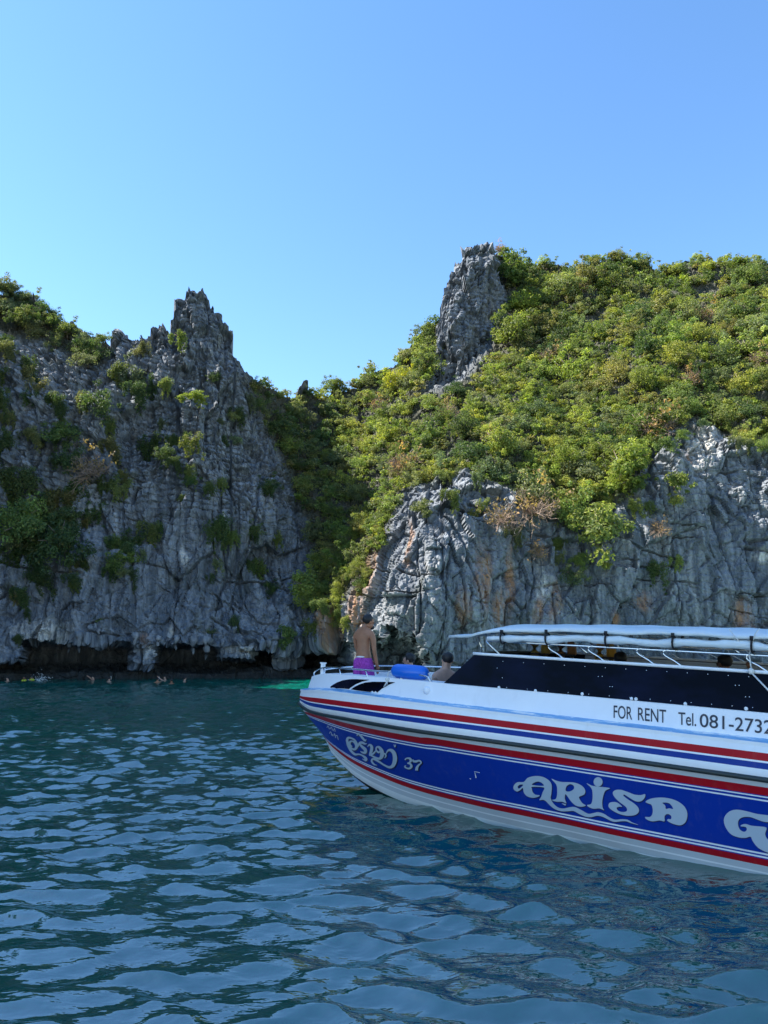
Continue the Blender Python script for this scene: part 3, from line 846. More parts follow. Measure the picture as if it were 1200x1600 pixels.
# rows: half-breadth (B, run, power, start at the stem) and height along the boat
ROWDEF = {
 'deck': (1.55, 4.2, 2.0, .25, [(.25, .40), (.8, .49), (1.3, .54), (2.7, .605), (4, .635), (13, .65)]),
 'led':  (1.60, 4.3, 2.1, .17, [(.17, .185), (1.3, .31), (2.4, .375), (4, .39), (13, .39)]),
 'gun':  (1.75, 4.5, 2.2, .0, [(0, .15), (.3, .17), (1.3, .28), (2.4, .345), (4, .36), (13, .36)]),
 'red1': (1.78, 4.5, 2.2, -.03, [(-.03, .03), (.16, .05), (1.35, .16), (2.45, .225), (3.8, .27), (5, .27), (13, .262)]),
 'rub':  (1.80, 4.7, 2.1, -.02, [(-.02, -.085), (.7, -.105), (1.3, -.08), (2.4, -.02), (3.84, .012), (6, .03), (13, .03)]),
 'red2': (1.75, 5.0, 1.9, .1, [(.1, -.24), (.42, -.215), (1, -.185), (2.2, -.155), (3.7, -.115), (5, -.08), (13, -.07)]),
 'red3': (1.45, 6.0, 1.6, .6, [(.6, -.60), (.88, -.71), (1.58, -.85), (2.4, -.92), (3.26, -.95), (4.5, -.92), (5.5, -.88), (7, -.865), (13, -.86)]),
 'bot':  (1.25, 6.5, 1.5, .8, [(.8, -.86), (1.2, -1.03), (1.63, -1.16), (2.3, -1.26), (3.07, -1.3), (4.34, -1.28), (5.4, -1.25), (6.7, -1.2), (13, -1.19)]),
 'keel': (.02, 6.5, 1.0, .95, [(.95, -.95), (1.4, -1.22), (2.2, -1.45), (4, -1.62), (13, -1.65)]),
}
_zc = {}
def row(k, s):
    B, Lb, qq, s0, zc = ROWDEF[k]
    if k not in _zc: _zc[k] = crom(zc, 8)
    s = np.asarray(s, float)
    t = B * (1 - (1 - np.clip((s - s0) / Lb, 0, 1)) ** qq)
    t = t * (1 - .06 * sstep(8, 13, s))
    return t, np.interp(s, _zc[k][:, 0], _zc[k][:, 1])
NSIG = 110
g = np.linspace(0, 1, NSIG) ** 1.55
def row_pts(k):
    s0 = ROWDEF[k][3]; s = s0 + (BL_END - s0) * g
    t, z = row(k, s); return np.stack([s, t, z], 1)
RP = {k: row_pts(k) for k in ROWDEF}
def lerp_rows(a, b, fr): return RP[a] * (1 - fr) + RP[b] * fr
strips = []                                      # (points, material below this line)
for fr, m in ((0, WHITE), ): strips.append((RP['gun'], WHITE))
for fr, m in ((0, RED), (.33, WHITE), (.41, NAVY), (.67, WHITE)): strips.append((lerp_rows('red1', 'rub', fr), m))
strips.append((RP['rub'], GREY_SHADED))
for fr, m in ((0, RED), (.108, BLUE), (.120, WHITE), (.138, BLUE), (.166, WHITE), (.188, BLUE), (.886, WHITE), (.912, BLUE), (.932, WHITE), (.957, BLUE), (.972, RED)): strips.append((lerp_rows('red2', 'red3', fr), m))
for fr, m in ((.16, GREY_SHADED), (.38, WHITE), (.44, GREY_SHADED), (.66, WHITE)): strips.append((lerp_rows('red3', 'bot', fr), m))
strips.append((RP['bot'], BOTTOM)); strips.append((RP['keel'], None))
hull_mats = [WHITE, RED, NAVY, GREY_SHADED, BLUE, BOTTOM]
mb = MB()
def strip_sheet(mb, A, Bp, mi, sub=1, bulge=0.0):
    for k in range(sub):
        a = A * (1 - k / sub) + Bp * (k / sub); b = A * (1 - (k + 1) / sub) + Bp * ((k + 1) / sub)
        for side in (1, -1):
            va = [bl(p[0], p[1] * side, p[2]) for p in a]; vb = [bl(p[0], p[1] * side, p[2]) for p in b]
            n = len(va)
            fs = [(i, i + 1, n + i + 1, n + i) if side < 0 else (n + i, n + i + 1, i + 1, i) for i in range(n - 1)]
            mb.add(va + vb, fs, mi)
for (A, m), (Bq, _) in zip(strips[:-1], strips[1:]):
    strip_sheet(mb, A, Bq, hull_mats.index(m), 3 if m in (BOTTOM,) else 1)
# transom
tp = [RP[k][-1] for k in ('gun', 'rub', 'red3', 'bot', 'keel')]
vs_ = [bl(p[0], p[1], p[2]) for p in tp] + [bl(p[0], -p[1], p[2]) for p in tp[::-1]]
mb.add(vs_, [tuple(range(len(vs_)))], 0)
me = mb.mesh('hull')
bm = bmesh.new(); bm.from_mesh(me); bmesh.ops.remove_doubles(bm, verts=bm.verts, dist=.0008); bmesh.ops.recalc_face_normals(bm, faces=bm.faces); bm.to_mesh(me); bm.free()
for p_ in me.polygons: p_.use_smooth = True
hull = link('hull', me, hull_mats, boat); hull['label'] = 'blue and white striped planing hull with raised bow'

# rubbing strake, gunwale ledge with aqua band, coaming above it
for side in (1, -1):
    m2 = MB(); P_ = RP['rub']; k = np.arange(0, NSIG, 2)
    m2.tube([bl(P_[i][0] - .01, (P_[i][1] + .012) * side, P_[i][2] - .022) for i in k], .027, 8)
    m2.build('rub_rail', RUBBER, boat)
    m3 = MB(); A, Bq = RP['led'], RP['gun']
    va = [bl(p[0], p[1] * side, p[2]) for p in A]; vb = [bl(p[0] - .012, (p[1] + .012) * side, p[2] + .004) for p in Bq]; vc = [bl(p[0] - .012, (p[1] + .012) * side, p[2] - .03) for p in Bq]; vd = [bl(p[0], p[1] * side, p[2] - .034) for p in Bq]
    n = len(va)
    for w, (x1, x2) in enumerate(((va, vb), (vb, vc), (vc, vd))):
        m3.add(x1 + x2, [(i, i + 1, n + i + 1, n + i) for i in range(n - 1)], 0 if w == 0 else 1)
    m3.build('gunwale', [AQUA, WHITE], boat)
    m4 = MB(); A, Bq = RP['deck'], RP['led']
    for w in range(6):
        a = A * (1 - w / 6) + Bq * (w / 6); b = A * (1 - (w + 1) / 6) + Bq * ((w + 1) / 6)
        bu = lambda q_, f_: [bl(p[0], (p[1] + .0 * f_) * side, p[2]) for p in q_]
        m4.add(bu(a, w / 6) + bu(b, (w + 1) / 6), [(i, i + 1, n + i + 1, n + i) for i in range(n - 1)])
    o = m4.build('coaming', WHITE, boat)
    if side == 1: COAM = o
# inner liner of the bow well, floor and fore deck rim
m5 = MB(); D = RP['deck']; sel = np.arange(0, NSIG)
inn = D.copy(); inn[:, 1] = np.maximum(inn[:, 1] - .16, .0); inn[:, 0] += .12 * (1 - g)
low = inn.copy(); low[:, 2] = -.12
for side in (1, -1):
    a = [bl(p[0], p[1] * side, p[2]) for p in D]; b = [bl(p[0], p[1] * side, p[2] + .012) for p in inn]; c_ = [bl(p[0], p[1] * side, p[2]) for p in low]; d_ = [bl(p[0], 0, p[2]) for p in low]
    n = len(a)
    for w, (x1, x2, mi) in enumerate(((a, b, 0), (b, c_, 0), (c_, d_, 1))):
        m5.add(x1 + x2, [(i, i + 1, n + i + 1, n + i) for i in range(n - 1)], mi)
m5.build('deck_liner', [WHITE, mat('deck_blue', (.10, .30, .55), .5)], boat)
# bow bench round the well
mbn = MB(); pad = mat('seat_vinyl', (.62, .66, .70), .45)
for c_, d_ in ((bl(2.45, -.75, -.06), (1.7, .5, .12)), (bl(3.2, 0, -.02), (.5, .9, .20)), (bl(3.3, .85, 0), (.9, .45, .24)), (bl(8.0, -.35, .06), (5, .5, .34)), (bl(8.0, .9, .06), (5, .5, .34))):
    MB().box(c_, d_).build('bench', pad, boat, False)

# side glass
def side_pt(s, h, side=1, push=0.0):
    """on the cabin side: h = 0 at the coaming edge, 1 at the window rail"""
    t0, z0 = row('deck', s); t1 = float(t0) - .10; z1 = 1.045
    return bl(s, (float(t0) * (1 - h) + t1 * h + push - .012) * side, float(z0) * (1 - h) + z1 * h)
S0, S1 = 4.12, 11.6
for side in (1, -1):
    mg = MB(); ss = np.linspace(0, 1, 50)
    va = [side_pt(S0 + (S1 - S0) * x, 0.01, side) for x in ss]; vb = [side_pt(S0 + .42 + (S1 - S0 - .42) * x, 1, side) for x in ss]
    mg.add(va + vb, [(i, i + 1, 50 + i + 1, 50 + i) for i in range(49)])
    o = mg.build('side_window', GLASS, boat)
    o['label'] = 'long black tinted side window'
    mr = MB(); mr.tube([side_pt(S0 + .40 + (S1 - S0 - .42) * x, 1.03, side) for x in ss], .021, 6)
    mr.build('window_rail', WHITE, boat)
    mi_ = MB(); mi_.box(bl(8.2, 1.395 * side, .985), (6.6, .03, .09)); mi_.build('inner_rail', GREY_SHADED, boat, False)  # grey puts the shade on the white rail's inside into the colour
# raked windscreen, meeting at the centre line
mw = MB()
fb_ = [side_pt(S0, .01, 1), bl(3.62, .55, .66), bl(3.5, 0, .67), bl(3.62, -.55, .66), side_pt(S0, .01, -1)]
ft_ = [side_pt(S0 + .42, 1, 1), bl(4.24, .5, 1.05), bl(4.18, 0, 1.05), bl(4.24, -.5, 1.05), side_pt(S0 + .42, 1, -1)]
mw.add(fb_ + ft_, [(i, i + 1, 5 + i + 1, 5 + i) for i in range(4)])
mw.build('windscreen', GLASS, boat, False)
MB().tube(ft_, .017, 6).build('windscreen_trim', RUBBER, boat)
mdk = MB(); mdk.add(fb_ + [bl(4.3, -1.4, .6), bl(4.3, 1.4, .6)], [(0, 1, 2, 3, 4, 5, 6)]); mdk.build('cabin_sill', WHITE, boat, False)

# bow side lights: two dark swept panels set into the coaming
def coam_hit(x, y, tree, lift=.004):
    o_ = BOAT_I @ Vector((0, 0, CAM_H)); d = (BOAT_I.to_3x3() @ Vector(ray_np(x, y))).normalized()
    h = tree.ray_cast(o_, d)
    if h[0] is None: return None
    n = h[1] if h[1].dot(d) < 0 else -h[1]
    return h[0] + n * lift
COAM_T = BVHTree.FromPolygons([v.co.copy() for v in COAM.data.vertices], [tuple(p.vertices) for p in COAM.data.polygons])
HULL_T = BVHTree.FromPolygons([v.co.copy() for v in hull.data.vertices], [tuple(p.vertices) for p in hull.data.polygons])

def fill2d(loops):
    """triangulated flat shape from closed outlines (later ones may be holes)"""
    cu = bpy.data.curves.new('outline', 'CURVE'); cu.dimensions = '2D'; cu.fill_mode = 'BOTH'
    for L in loops:
        sp = cu.splines.new('POLY'); sp.points.add(len(L) - 1); sp.use_cyclic_u = True
        for q_, (x, y) in zip(sp.points, L): q_.co = (x, y, 0, 1)
    ob = bpy.data.objects.new('outline', cu); COL.objects.link(ob)
    dg = bpy.context.evaluated_depsgraph_get(); ev = ob.evaluated_get(dg); me = ev.to_mesh()
    v = [(q_.co.x, q_.co.y) for q_ in me.vertices]; f = [tuple(p.vertices) for p in me.polygons]
    ev.to_mesh_clear(); bpy.data.objects.remove(ob); bpy.data.curves.remove(cu)
    return v, f

def decal(name, shapes, material, tree, lift, label=None, apart=False, under=None, edge=5.0):
    """flat lettering laid on the boat's side; shapes are (verts, faces) measured on the photograph.
    Every separate mark becomes a part of its own; under = a second colour laid just below, moved a little"""
    made = []
    for v, f in shapes:
        bm = bmesh.new(); vs_ = [bm.verts.new((x, y, 0)) for x, y in v]
        for q_ in f:
            try: bm.faces.new([vs_[i] for i in q_])
            except ValueError: pass
        bmesh.ops.triangulate(bm, faces=bm.faces)
        bmesh.ops.remove_doubles(bm, verts=bm.verts, dist=.002)
        for _ in range(4):
            long_ = [e for e in bm.edges if e.calc_length() > edge]
            if not long_: break
            bmesh.ops.subdivide_edges(bm, edges=long_, cuts=1); bmesh.ops.triangulate(bm, faces=[q_ for q_ in bm.faces if len(q_.verts) > 3])
        bm.verts.index_update(); isl = {}; todo = set(bm.faces); parts = []
        while todo:
            st = [todo.pop()]; comp = []
            while st:
                q_ = st.pop(); comp.append(q_)
                for e in q_.edges:
                    for g_ in e.link_faces:
                        if g_ in todo: todo.discard(g_); st.append(g_)
            parts.append(comp)
        if not apart: parts = [[q_ for c_ in parts for q_ in c_]]
        for comp in parts:
            main = None
            for lay in ((0, 0, lift, material, name),) + (((1.0, 2.0, lift * .45, under, 'letter_shade'),) if under else ()):
                mb = MB(); idx = {}
                pts, fs = [], []
                for q_ in comp:
                    t3 = []
                    for w in q_.verts:
                        if w.index not in idx: idx[w.index] = len(pts); pts.append(coam_hit(w.co.x + lay[0], w.co.y + lay[1], tree, lay[2]))
                        t3.append(idx[w.index])
                    if all(pts[i] is not None for i in t3): fs.append(tuple(t3))
                good = [p_ for p_ in pts if p_ is not None]
                if not fs: continue
                mb.add([p_ if p_ is not None else good[0] for p_ in pts], fs)
                o = mb.build(lay[4], lay[3], main or boat, False)
                if main is None:
                    main = o; made.append(o)
                    if label: o['label'] = label
        bm.free()
    return made
def zoomc(pts, ox, oy, sc): return [(ox + x / sc, oy + y / sc) for x, y in pts]
def smooth_loop(pts, n=4): return [tuple(q_) for q_ in crom(pts, n, True)]

pan1 = zoomc([(398,350),(440,310),(500,275),(570,248),(650,236),(740,235),(885,243),(800,262),(720,295),(660,335),(625,370),(520,358)], 460, 1030, 7.5)
pan2 = zoomc([(642,375),(690,335),(760,298),(830,275),(920,265),(1050,266),(1185,270),(1110,300),(1030,345),(955,408),(800,395)], 460, 1030, 7.5)
for pts in (pan1, pan2):
    decal('bow_window', [fill2d([pts])], GLASS, COAM_T, .006)

SZ2, SZ3, SZ1 = (790, 1190, 5.714), (940, 1220, 4.615), (520, 1120, 7.5)
A_out = zoomc([(165,178),(110,180),(78,208),(74,242),(104,264),(135,250),(157,232),(165,270),(190,303),(240,320),(290,312),(306,297),(270,292),(245,270),(238,240),(240,222),(345,228),(333,270),(320,310),(303,340),(335,338),(362,350),(395,385),(440,420),(500,440),(560,440),(610,438),(660,465),(720,490),(770,492),(820,480),(870,490),(920,515),(970,535),(1030,530),(1080,530),(1120,545),(1190,562),(1130,538),(1090,515),(1040,510),(980,515),(930,495),(880,462),(830,448),(790,455),(740,462),(680,430),(620,402),(570,405),(520,415),(470,405),(425,365),(405,320),(410,290),(415,215),(395,170),(340,135),(270,125),(200,142)], *SZ2)
A_h1 = zoomc([(160,203),(130,203),(110,222),(122,238),(145,222)], *SZ2)
A_h2 = zoomc([(241,205),(256,186),(290,175),(324,186),(342,213)], *SZ2)
R_out = zoomc([(412,150),(450,165),(500,178),(560,180),(620,185),(680,210),(712,250),(705,290),(660,310),(665,335),(690,370),(718,388),(680,400),(630,390),(585,350),(550,300),(535,290),(532,330),(545,370),(510,355),(460,355),(415,340),(450,330),(462,290),(462,230),(450,195)], *SZ2)
R_h = zoomc([(538,245),(548,215),(580,198),(610,212),(612,240),(580,262),(545,262)], *SZ2)
I_out = zoomc([(725,190),(770,210),(820,220),(880,225),(935,235),(895,255),(875,300),(865,360),(870,410),(882,432),(840,415),(790,418),(750,405),(730,385),(765,375),(778,330),(778,270),(765,230)], *SZ2)
I_dot = zoomc([(828 + 40 * math.cos(a), 178 + 42 * math.sin(a)) for a in np.linspace(0, 6.28, 15)[:-1]], *SZ2)
S_out = zoomc([(315,93),(312,120),(290,143),(262,148),(232,138),(195,115),(165,97),(160,105),(190,130),(235,160),(265,190),(270,220),(245,243),(195,250),(140,240),(85,215),(52,185),(58,158),(85,150),(115,155),(150,183),(130,184),(110,192),(120,212),(150,222),(180,218),(185,200),(170,180),(130,150),(95,115),(82,85),(100,65),(140,62),(190,78),(240,97),(285,100)], *SZ3)
A2_out = zoomc([(318,148),(350,128),(410,118),(480,122),(550,145),(600,185),(620,235),(612,285),(590,310),(560,318),(510,305),(475,285),(482,272),(500,275),(505,255),(490,240),(470,238),(455,255),(455,290),(420,283),(370,290),(330,278),(315,258),(350,258),(368,235),(370,200),(360,170),(335,160)], *SZ3)
A2_h = zoomc([(440,155),(490,160),(518,200),(490,195),(465,200),(460,175)], *SZ3)
G_out = zoomc([(1250,250),(1200,245),(1120,235),(1040,215),(975,205),(920,220),(885,265),(890,320),(930,380),(990,405),(1040,408),(1075,400),(1090,430),(1130,480),(1200,515),(1260,520),(1275,470),(1240,430),(1200,420),(1180,380),(1190,335),(1130,325),(1080,320),(1040,308),(1010,315),(1005,325),(1040,330),(1048,350),(1030,365),(1000,350),(985,315),(990,280),(1020,260),(1070,258),(1120,275),(1170,292),(1220,292)], *SZ3)
TICK = zoomc([(503,370),(520,372),(541,378),(536,389),(522,382)], *SZ2)
letters = [[A_out, A_h1, A_h2], [R_out, R_h], [I_out], [I_dot], [S_out], [A2_out, A2_h], [G_out], [TICK]]
letters = [[smooth_loop(l, 3) for l in L] for L in letters]
decal('letter', [fill2d(L) for L in letters], LETTER, HULL_T, .008, 'large silver decorative letter on the blue side', under=SHADOWP)

def stroke(pts, w, n=5):
    """brush stroke with varying width -> outline quads"""
    P_ = crom([(p[0], p[1], (p[2] if len(p) > 2 else w)) for p in pts], n)
    v, f = [], []
    for i in range(len(P_)):
        d = P_[min(i + 1, len(P_) - 1), :2] - P_[max(i - 1, 0), :2]; L = np.linalg.norm(d) + 1e-9
        nx, ny_ = -d[1] / L, d[0] / L; h = P_[i, 2] / 2
        v += [(P_[i, 0] + nx * h, P_[i, 1] + ny_ * h), (P_[i, 0] - nx * h, P_[i, 1] - ny_ * h)]
    f = [(2 * i, 2 * i + 1, 2 * i + 3, 2 * i + 2) for i in range(len(P_) - 1)]
    return v, f
thai = [
 [(232,345,14),(205,325,22),(205,292,26),(235,282,16),(272,310,30),(282,350,34),(258,378,26),(220,362,20),(190,320,24),(172,275,30),(185,243,26),(225,248,20),(262,272,22),(285,315,26),(288,355,24)],
 [(172,275,26),(185,330,30),(215,390,28),(262,435,26),(310,435,18),(352,450,18),(388,480,32),(392,505,26),(350,490,6)],
 [(288,218,10),(300,192,22),(330,215,24),(358,250,26),(385,275,18),(396,256,6)],
 [(303,345,8),(318,305,26),(350,298,28),(382,312,20),(405,308,6)],
 [(318,312,16),(348,345,30),(385,380,38),(385,415,30),(350,412,18),(328,398,6)],
 [(412,345,8),(438,322,22),(462,350,34),(455,400,34),(438,445,18),(480,425,22),(515,385,8)],
 [(440,440,12),(495,468,22),(550,485,28),(580,455,44),(580,400,44),(550,352,28),(520,352,18),(515,385,18),(545,412,22),(565,385,10)],
 [(590,425,10),(618,428,18),(628,455,18),(612,478,6)],
 [(632,425,8),(655,388,22),(695,388,38),(725,425,46),(735,490,50),(715,560,42),(670,585,28),(610,560,20),(540,515,22),(480,488,22),(462,515,22),(490,550,18),(525,562,6)],
 [(722,318,10),(735,345,12),(744,320,8)],
 [(852,498,16),(870,480,14),(905,480,24),(922,505,28),(905,530,18),(880,536,10)],
 [(880,538,10),(915,545,22),(928,572,30),(905,598,22),(868,592,16),(850,575,16),(866,566,10)],
 [(946,492,12),(952,512,24),(985,515,26),(1020,505,20),(1042,525,18),(1035,548,10)],
 [(1040,538,10),(1016,556,20),(994,586,30),(990,622,38)],
]
thai_px = [[(520 + p_[0] / 7.5, 1120 + p_[1] / 7.5, p_[2] / 7.5) for p_ in L] for L in thai]
for k_, L in enumerate(thai_px): decal('script_stroke', [stroke(L, 2)], LETTER, HULL_T, .008 + .0005 * k_, 'silver script stroke near the bow', under=SHADOWP)
small = [[(511,1137),(513,1134),(515,1139)],[(516,1139),(518,1136),(520,1141)],[(521,1142),(523,1138),(524,1143)],[(515,1146),(517,1143),(519,1149)],[(519,1147),(521,1150)],[(522,1149),(523,1146),(525,1153)],[(525,1150),(527,1149),(529,1156)]]
decal('registration_mark', [stroke([(a, b, .9) for a, b in L], .9) for L in small], GREY_SHADED, HULL_T, .005)
# scuffs in the blue paint
decal('scuff', [stroke(L, 1) for L in ([(742,1206,.6),(744,1215,1.6)],[(734,1216,.6),(736,1217,1.6)],[(741,1205,.5),(750,1207,.9)])], WHITE, HULL_T, .004)

def text_shape(txt, x0, x1, yb0, yb1, h0, h1):
    cu = bpy.data.curves.new('text', 'FONT'); cu.body = txt; cu.size = 1; cu.fill_mode = 'FRONT'; cu.offset = .006
    ob = bpy.data.objects.new('text', cu); COL.objects.link(ob)
    dg = bpy.context.evaluated_depsgraph_get(); ev = ob.evaluated_get(dg); me = ev.to_mesh()
    v = np.array([q_.co[:2] for q_ in me.vertices]); f = [tuple(p.vertices) for p in me.polygons]
    ev.to_mesh_clear(); bpy.data.objects.remove(ob); bpy.data.curves.remove(cu)
    lo, hi = v[:, 0].min(), v[:, 0].max(); cap = .73
    u = (v[:, 0] - lo) / (hi - lo)
    X = x0 + (x1 - x0) * u; Yb = yb0 + (yb1 - yb0) * u; Hh = h0 + (h1 - h0) * u
    return [(a, b - c_ * d) for a, b, c_, d in zip(X, Yb, v[:, 1] / cap, Hh)], f
decal('letter', [text_shape('FOR', 959, 988, 1121.5, 1124.4, 20.5, 21), text_shape('RENT', 997, 1041, 1125.2, 1129.6, 21, 21.5),
      text_shape('Tel.', 1060, 1088, 1132, 1134.6, 20.5, 21), text_shape('081-2732', 1093.5, 1207, 1135.4, 1147.5, 21.5, 22.5)], INK, COAM_T, .005, apart=True)

# bolts, vents and lamp
mbb = None
def dot(name, x, y, tree, r, m=WHITE):
    p_ = coam_hit(x, y, tree, r * .3)
    if p_ is None: return
    MB().ball(p_, r, 8, 6).build(name, m, boat)
SIDEW = [o for o in boat.children if o.name.startswith('side_window')][0]
WIN_T = BVHTree.FromPolygons([v.co.copy() for v in SIDEW.data.vertices], [tuple(p.vertices) for p in SIDEW.data.polygons])
for x, y in [(780,1074.5),(837,1079.5),(910,1084.5),(987,1092),(994,1092.5),(1071,1100),(1166,1107.5)]: dot('vent_cap', x, y, WIN_T, .021)
for k in range(13):
    x = 792 + 32 * k; dot('bolt', x, 1078 + (x - 800) * .0815 - 3, WIN_T, .0065, STEEL)
    dot('bolt', x - 6, 1029.5 + (x - 800) * .0625 + 4.5, WIN_T, .0065, STEEL)
for x, y in [(777,1044),(785,1059),(953,1073),(957,1073),(1149,1071),(1155,1071),(1165,1089),(1171,1089),(935,1057),(941,1057)]: dot('bolt', x, y, WIN_T, .007, STEEL)
dot('deck_light', 668, 1079, COAM_T, .055)

# canopy: sheet roof, rolled side curtains held by straps, steel frame
def roof_z(s, t):
    fr = np.interp(s, [4.0, 4.4, 4.95, 5.6, 7.0, 12.2], [1.315, 1.35, 1.475, 1.505, 1.525, 1.53])
    return fr - .035 * (t / 1.5) ** 2 - .05 * max(0, abs(t) - 1.25) / .25 * np.interp(s, [4.2, 5], [0, 1])
CAN = mat('canopy_sheet', (.74, .80, .82), .42)
nt = NT(CAN); tc = nt.new('ShaderNodeTexCoord').outputs['Object']
nt.bump(nt.noise(4, 6, .65, tc, (.35, 1.6, 1)), .8, .06)
nt.l(nt.ramp(nt.noise(1.3, 5, .6, tc), [(.3, (.62, .70, .73)), (.7, (.80, .85, .86))]), nt.b.inputs['Base Color'])
ns_, ntt = 60, 25
sv = np.linspace(4.0, 12.2, ns_); tv = np.linspace(-1.5, 1.5, ntt)
mc = MB(); top_ = []; bot_ = []
for s in sv:
    for t in tv:
        e = .007 * math.sin(s * 5 + t * 2) + .005 * math.sin(s * 11 - t * 4)
        tt2 = t * np.interp(s, [4.0, 4.5, 5.2], [.84, .96, 1.0])
        z = roof_z(s, t) + e; top_.append(bl(s, tt2, z)); bot_.append(bl(s, tt2, z - .035))
fq = [(i * ntt + j, i * ntt + j + 1, (i + 1) * ntt + j + 1, (i + 1) * ntt + j) for i in range(ns_ - 1) for j in range(ntt - 1)]
o0 = len(top_)
fq2 = [tuple(o0 + a for a in q_[::-1]) for q_ in fq]
rim = [i * ntt for i in range(ns_)] + [(ns_ - 1) * ntt + j for j in range(1, ntt)] + [i * ntt + ntt - 1 for i in range(ns_ - 2, -1, -1)] + [j for j in range(ntt - 2, 0, -1)]
fr_ = [(rim[i], rim[(i + 1) % len(rim)], o0 + rim[(i + 1) % len(rim)], o0 + rim[i]) for i in range(len(rim))]
mc.add(top_ + bot_, fq + fq2 + fr_); o = mc.build('canopy_roof', CAN, boat); o['label'] = 'pale sheet canopy roof'
for side in (1, -1):
    mr = MB(); ss = np.linspace(4.75, 12.1, 70)
    mr.tube([bl(s, (1.465 + .008 * math.sin(s * 6)) * side, roof_z(s, 1.5) - .115 + .012 * math.sin(s * 4.3) + .008 * math.sin(s * 9.7)) for s in ss], [(.030 if i < 3 else .046 + .007 * math.sin(i * .9) + .006 * math.sin(i * 2.3)) for i in range(70)], 10)
    mr.build('rolled_curtain', CAN, boat)
    for s in (4.98, 5.62, 6.40, 7.19, 8.02, 8.9, 9.8):
        mst = MB(); z = roof_z(s, 1.5) - .115
        mst.tube([bl(s, (1.465 + .068 * math.cos(a)) * side, z + .072 * math.sin(a)) for a in np.linspace(0, 6.28, 14)], .012, 5, caps=False)
        mst.box(bl(s, 1.50 * side, z + .085), (.035, .03, .05)); mst.build('strap', BLACKM, boat)
    mt = MB(); mt.tube([bl(s, 1.42 * side, 1.24 - .001 * s) for s in np.linspace(4.75, 12, 12)], .014, 7); mt.build('side_tube', STEEL, boat)
    mt = MB(); mt.tube([bl(s, 1.37 * side, 1.33) for s in np.linspace(4.75, 12, 12)], .012, 7); mt.build('roof_tube', STEEL, boat)
    for s in (5.62, 6.15, 6.75, 7.06, 7.95, 9.0, 10.2):                # bent brackets between rail and side tube
        mh = MB(); pt = [(s + .20, 1.07), (s + .12, 1.12), (s + .03, 1.165), (s - .005, 1.20), (s + .01, 1.228), (s + .06, 1.24)]
        mh.tube([bl(a, (1.435 if b < 1.1 else 1.425) * side, b) for a, b in crom(pt, 4)], .011, 6); mh.build('bracket', STEEL, boat)
    for s, lean in ((4.66, .16), (4.30, .0)):
        mh = MB(); mh.tube([bl(s + lean + .1, 1.42 * side if s > 4.5 else 1.0 * side, 1.06), bl(s + .04, 1.40 * side if s > 4.5 else .98 * side, 1.22), bl(s, 1.36 * side if s > 4.5 else .96 * side, 1.34)], .012, 6); mh.build('post', STEEL, boat)
    for s in (6.1, 7.45, 9.1, 10.6):                                    # diagonal stays under the roof
        mh = MB(); mh.tube([bl(s, .9 * side, 1.44), bl(s + .42, 1.40 * side, 1.25)], .012, 6); mh.build('stay', STEEL, boat)
        mh = MB(); mh.tube([bl(s + .25, 1.38 * side, 1.24), bl(s + .25, 1.38 * side, 1.36)], .011, 6); mh.build('stay', STEEL, boat)
for s in (4.8, 6.3, 7.8, 9.3, 10.8):
    mh = MB(); mh.tube([bl(s, t, roof_z(s, t) - .085) for t in np.linspace(-1.40, 1.40, 13)], .014, 6); mh.build('roof_bow', STEEL, boat)

# bow rail
def rail_pt(s, dz, side, inset=.05):
    t, z = row('deck', s); return bl(s, max(0, float(t) - inset) * side, float(z) + dz)
for side in (1, -1):
    mr = MB()
    path = [rail_pt(.42, .0, side, 0), rail_pt(.40, .05, side, 0), rail_pt(.48, .095, side), rail_pt(.8, .105, side), rail_pt(1.2, .105, side), rail_pt(1.7, .1, side), rail_pt(2.2, .095, side), rail_pt(2.7, .09, side), rail_pt(3.3, .085, side), rail_pt(3.75, .07, side), rail_pt(3.85, .02, side), rail_pt(3.86, -.01, side)]
    mr.tube([Vector(q_) for q_ in crom([tuple(p) for p in path], 5)], .013, 7); mr.build('bow_rail', STEEL, boat)
    for s in (.85, 1.55, 2.4, 3.2):
        mh = MB(); mh.tube([rail_pt(s + .1, -.005, side, .04), rail_pt(s, .102, side)], .011, 6); mh.build('rail_post', STEEL, boat)
mp = MB(); mp.box(bl(.62, .12, .54), (.06, .06, .24)); mp.box(bl(.62, .12, .665), (.085, .085, .02)); mp.build('bow_post', WHITE, boat, False)
BOATPT = lambda s, t, z: BOAT_M @ bl(s, t, z)

# rope from the canopy frame down the side
a_ = bl(8.05, 1.43, 1.07); pr = coam_hit(1199, 1112, WIN_T, .03) or bl(8.4, 1.5, .7)
mrp = MB(); mrp.tube([bl(7.80, 1.52, 1.50), bl(7.90, 1.50, 1.36), bl(7.98, 1.45, 1.24), bl(8.06, 1.52, 1.46), bl(8.10, 1.50, 1.52)], .006, 5)
mrp.tube([bl(7.98, 1.45, 1.235), bl(8.0, 1.47, 1.08)], .008, 5); mrp.ball(bl(8.0, 1.475, 1.06), .035, 8, 6)
mrp.tube([bl(8.0, 1.48, 1.05), bl(8.2, 1.56, .86), bl(8.42, 1.62, .6), bl(8.7, 1.66, .42)], .009, 6)
rp = mrp.build('mooring_rope', ROPE); rp.matrix_world = BOAT_M
tag(rp, 'white rope knotted to the canopy frame and running down the side window', 'rope')

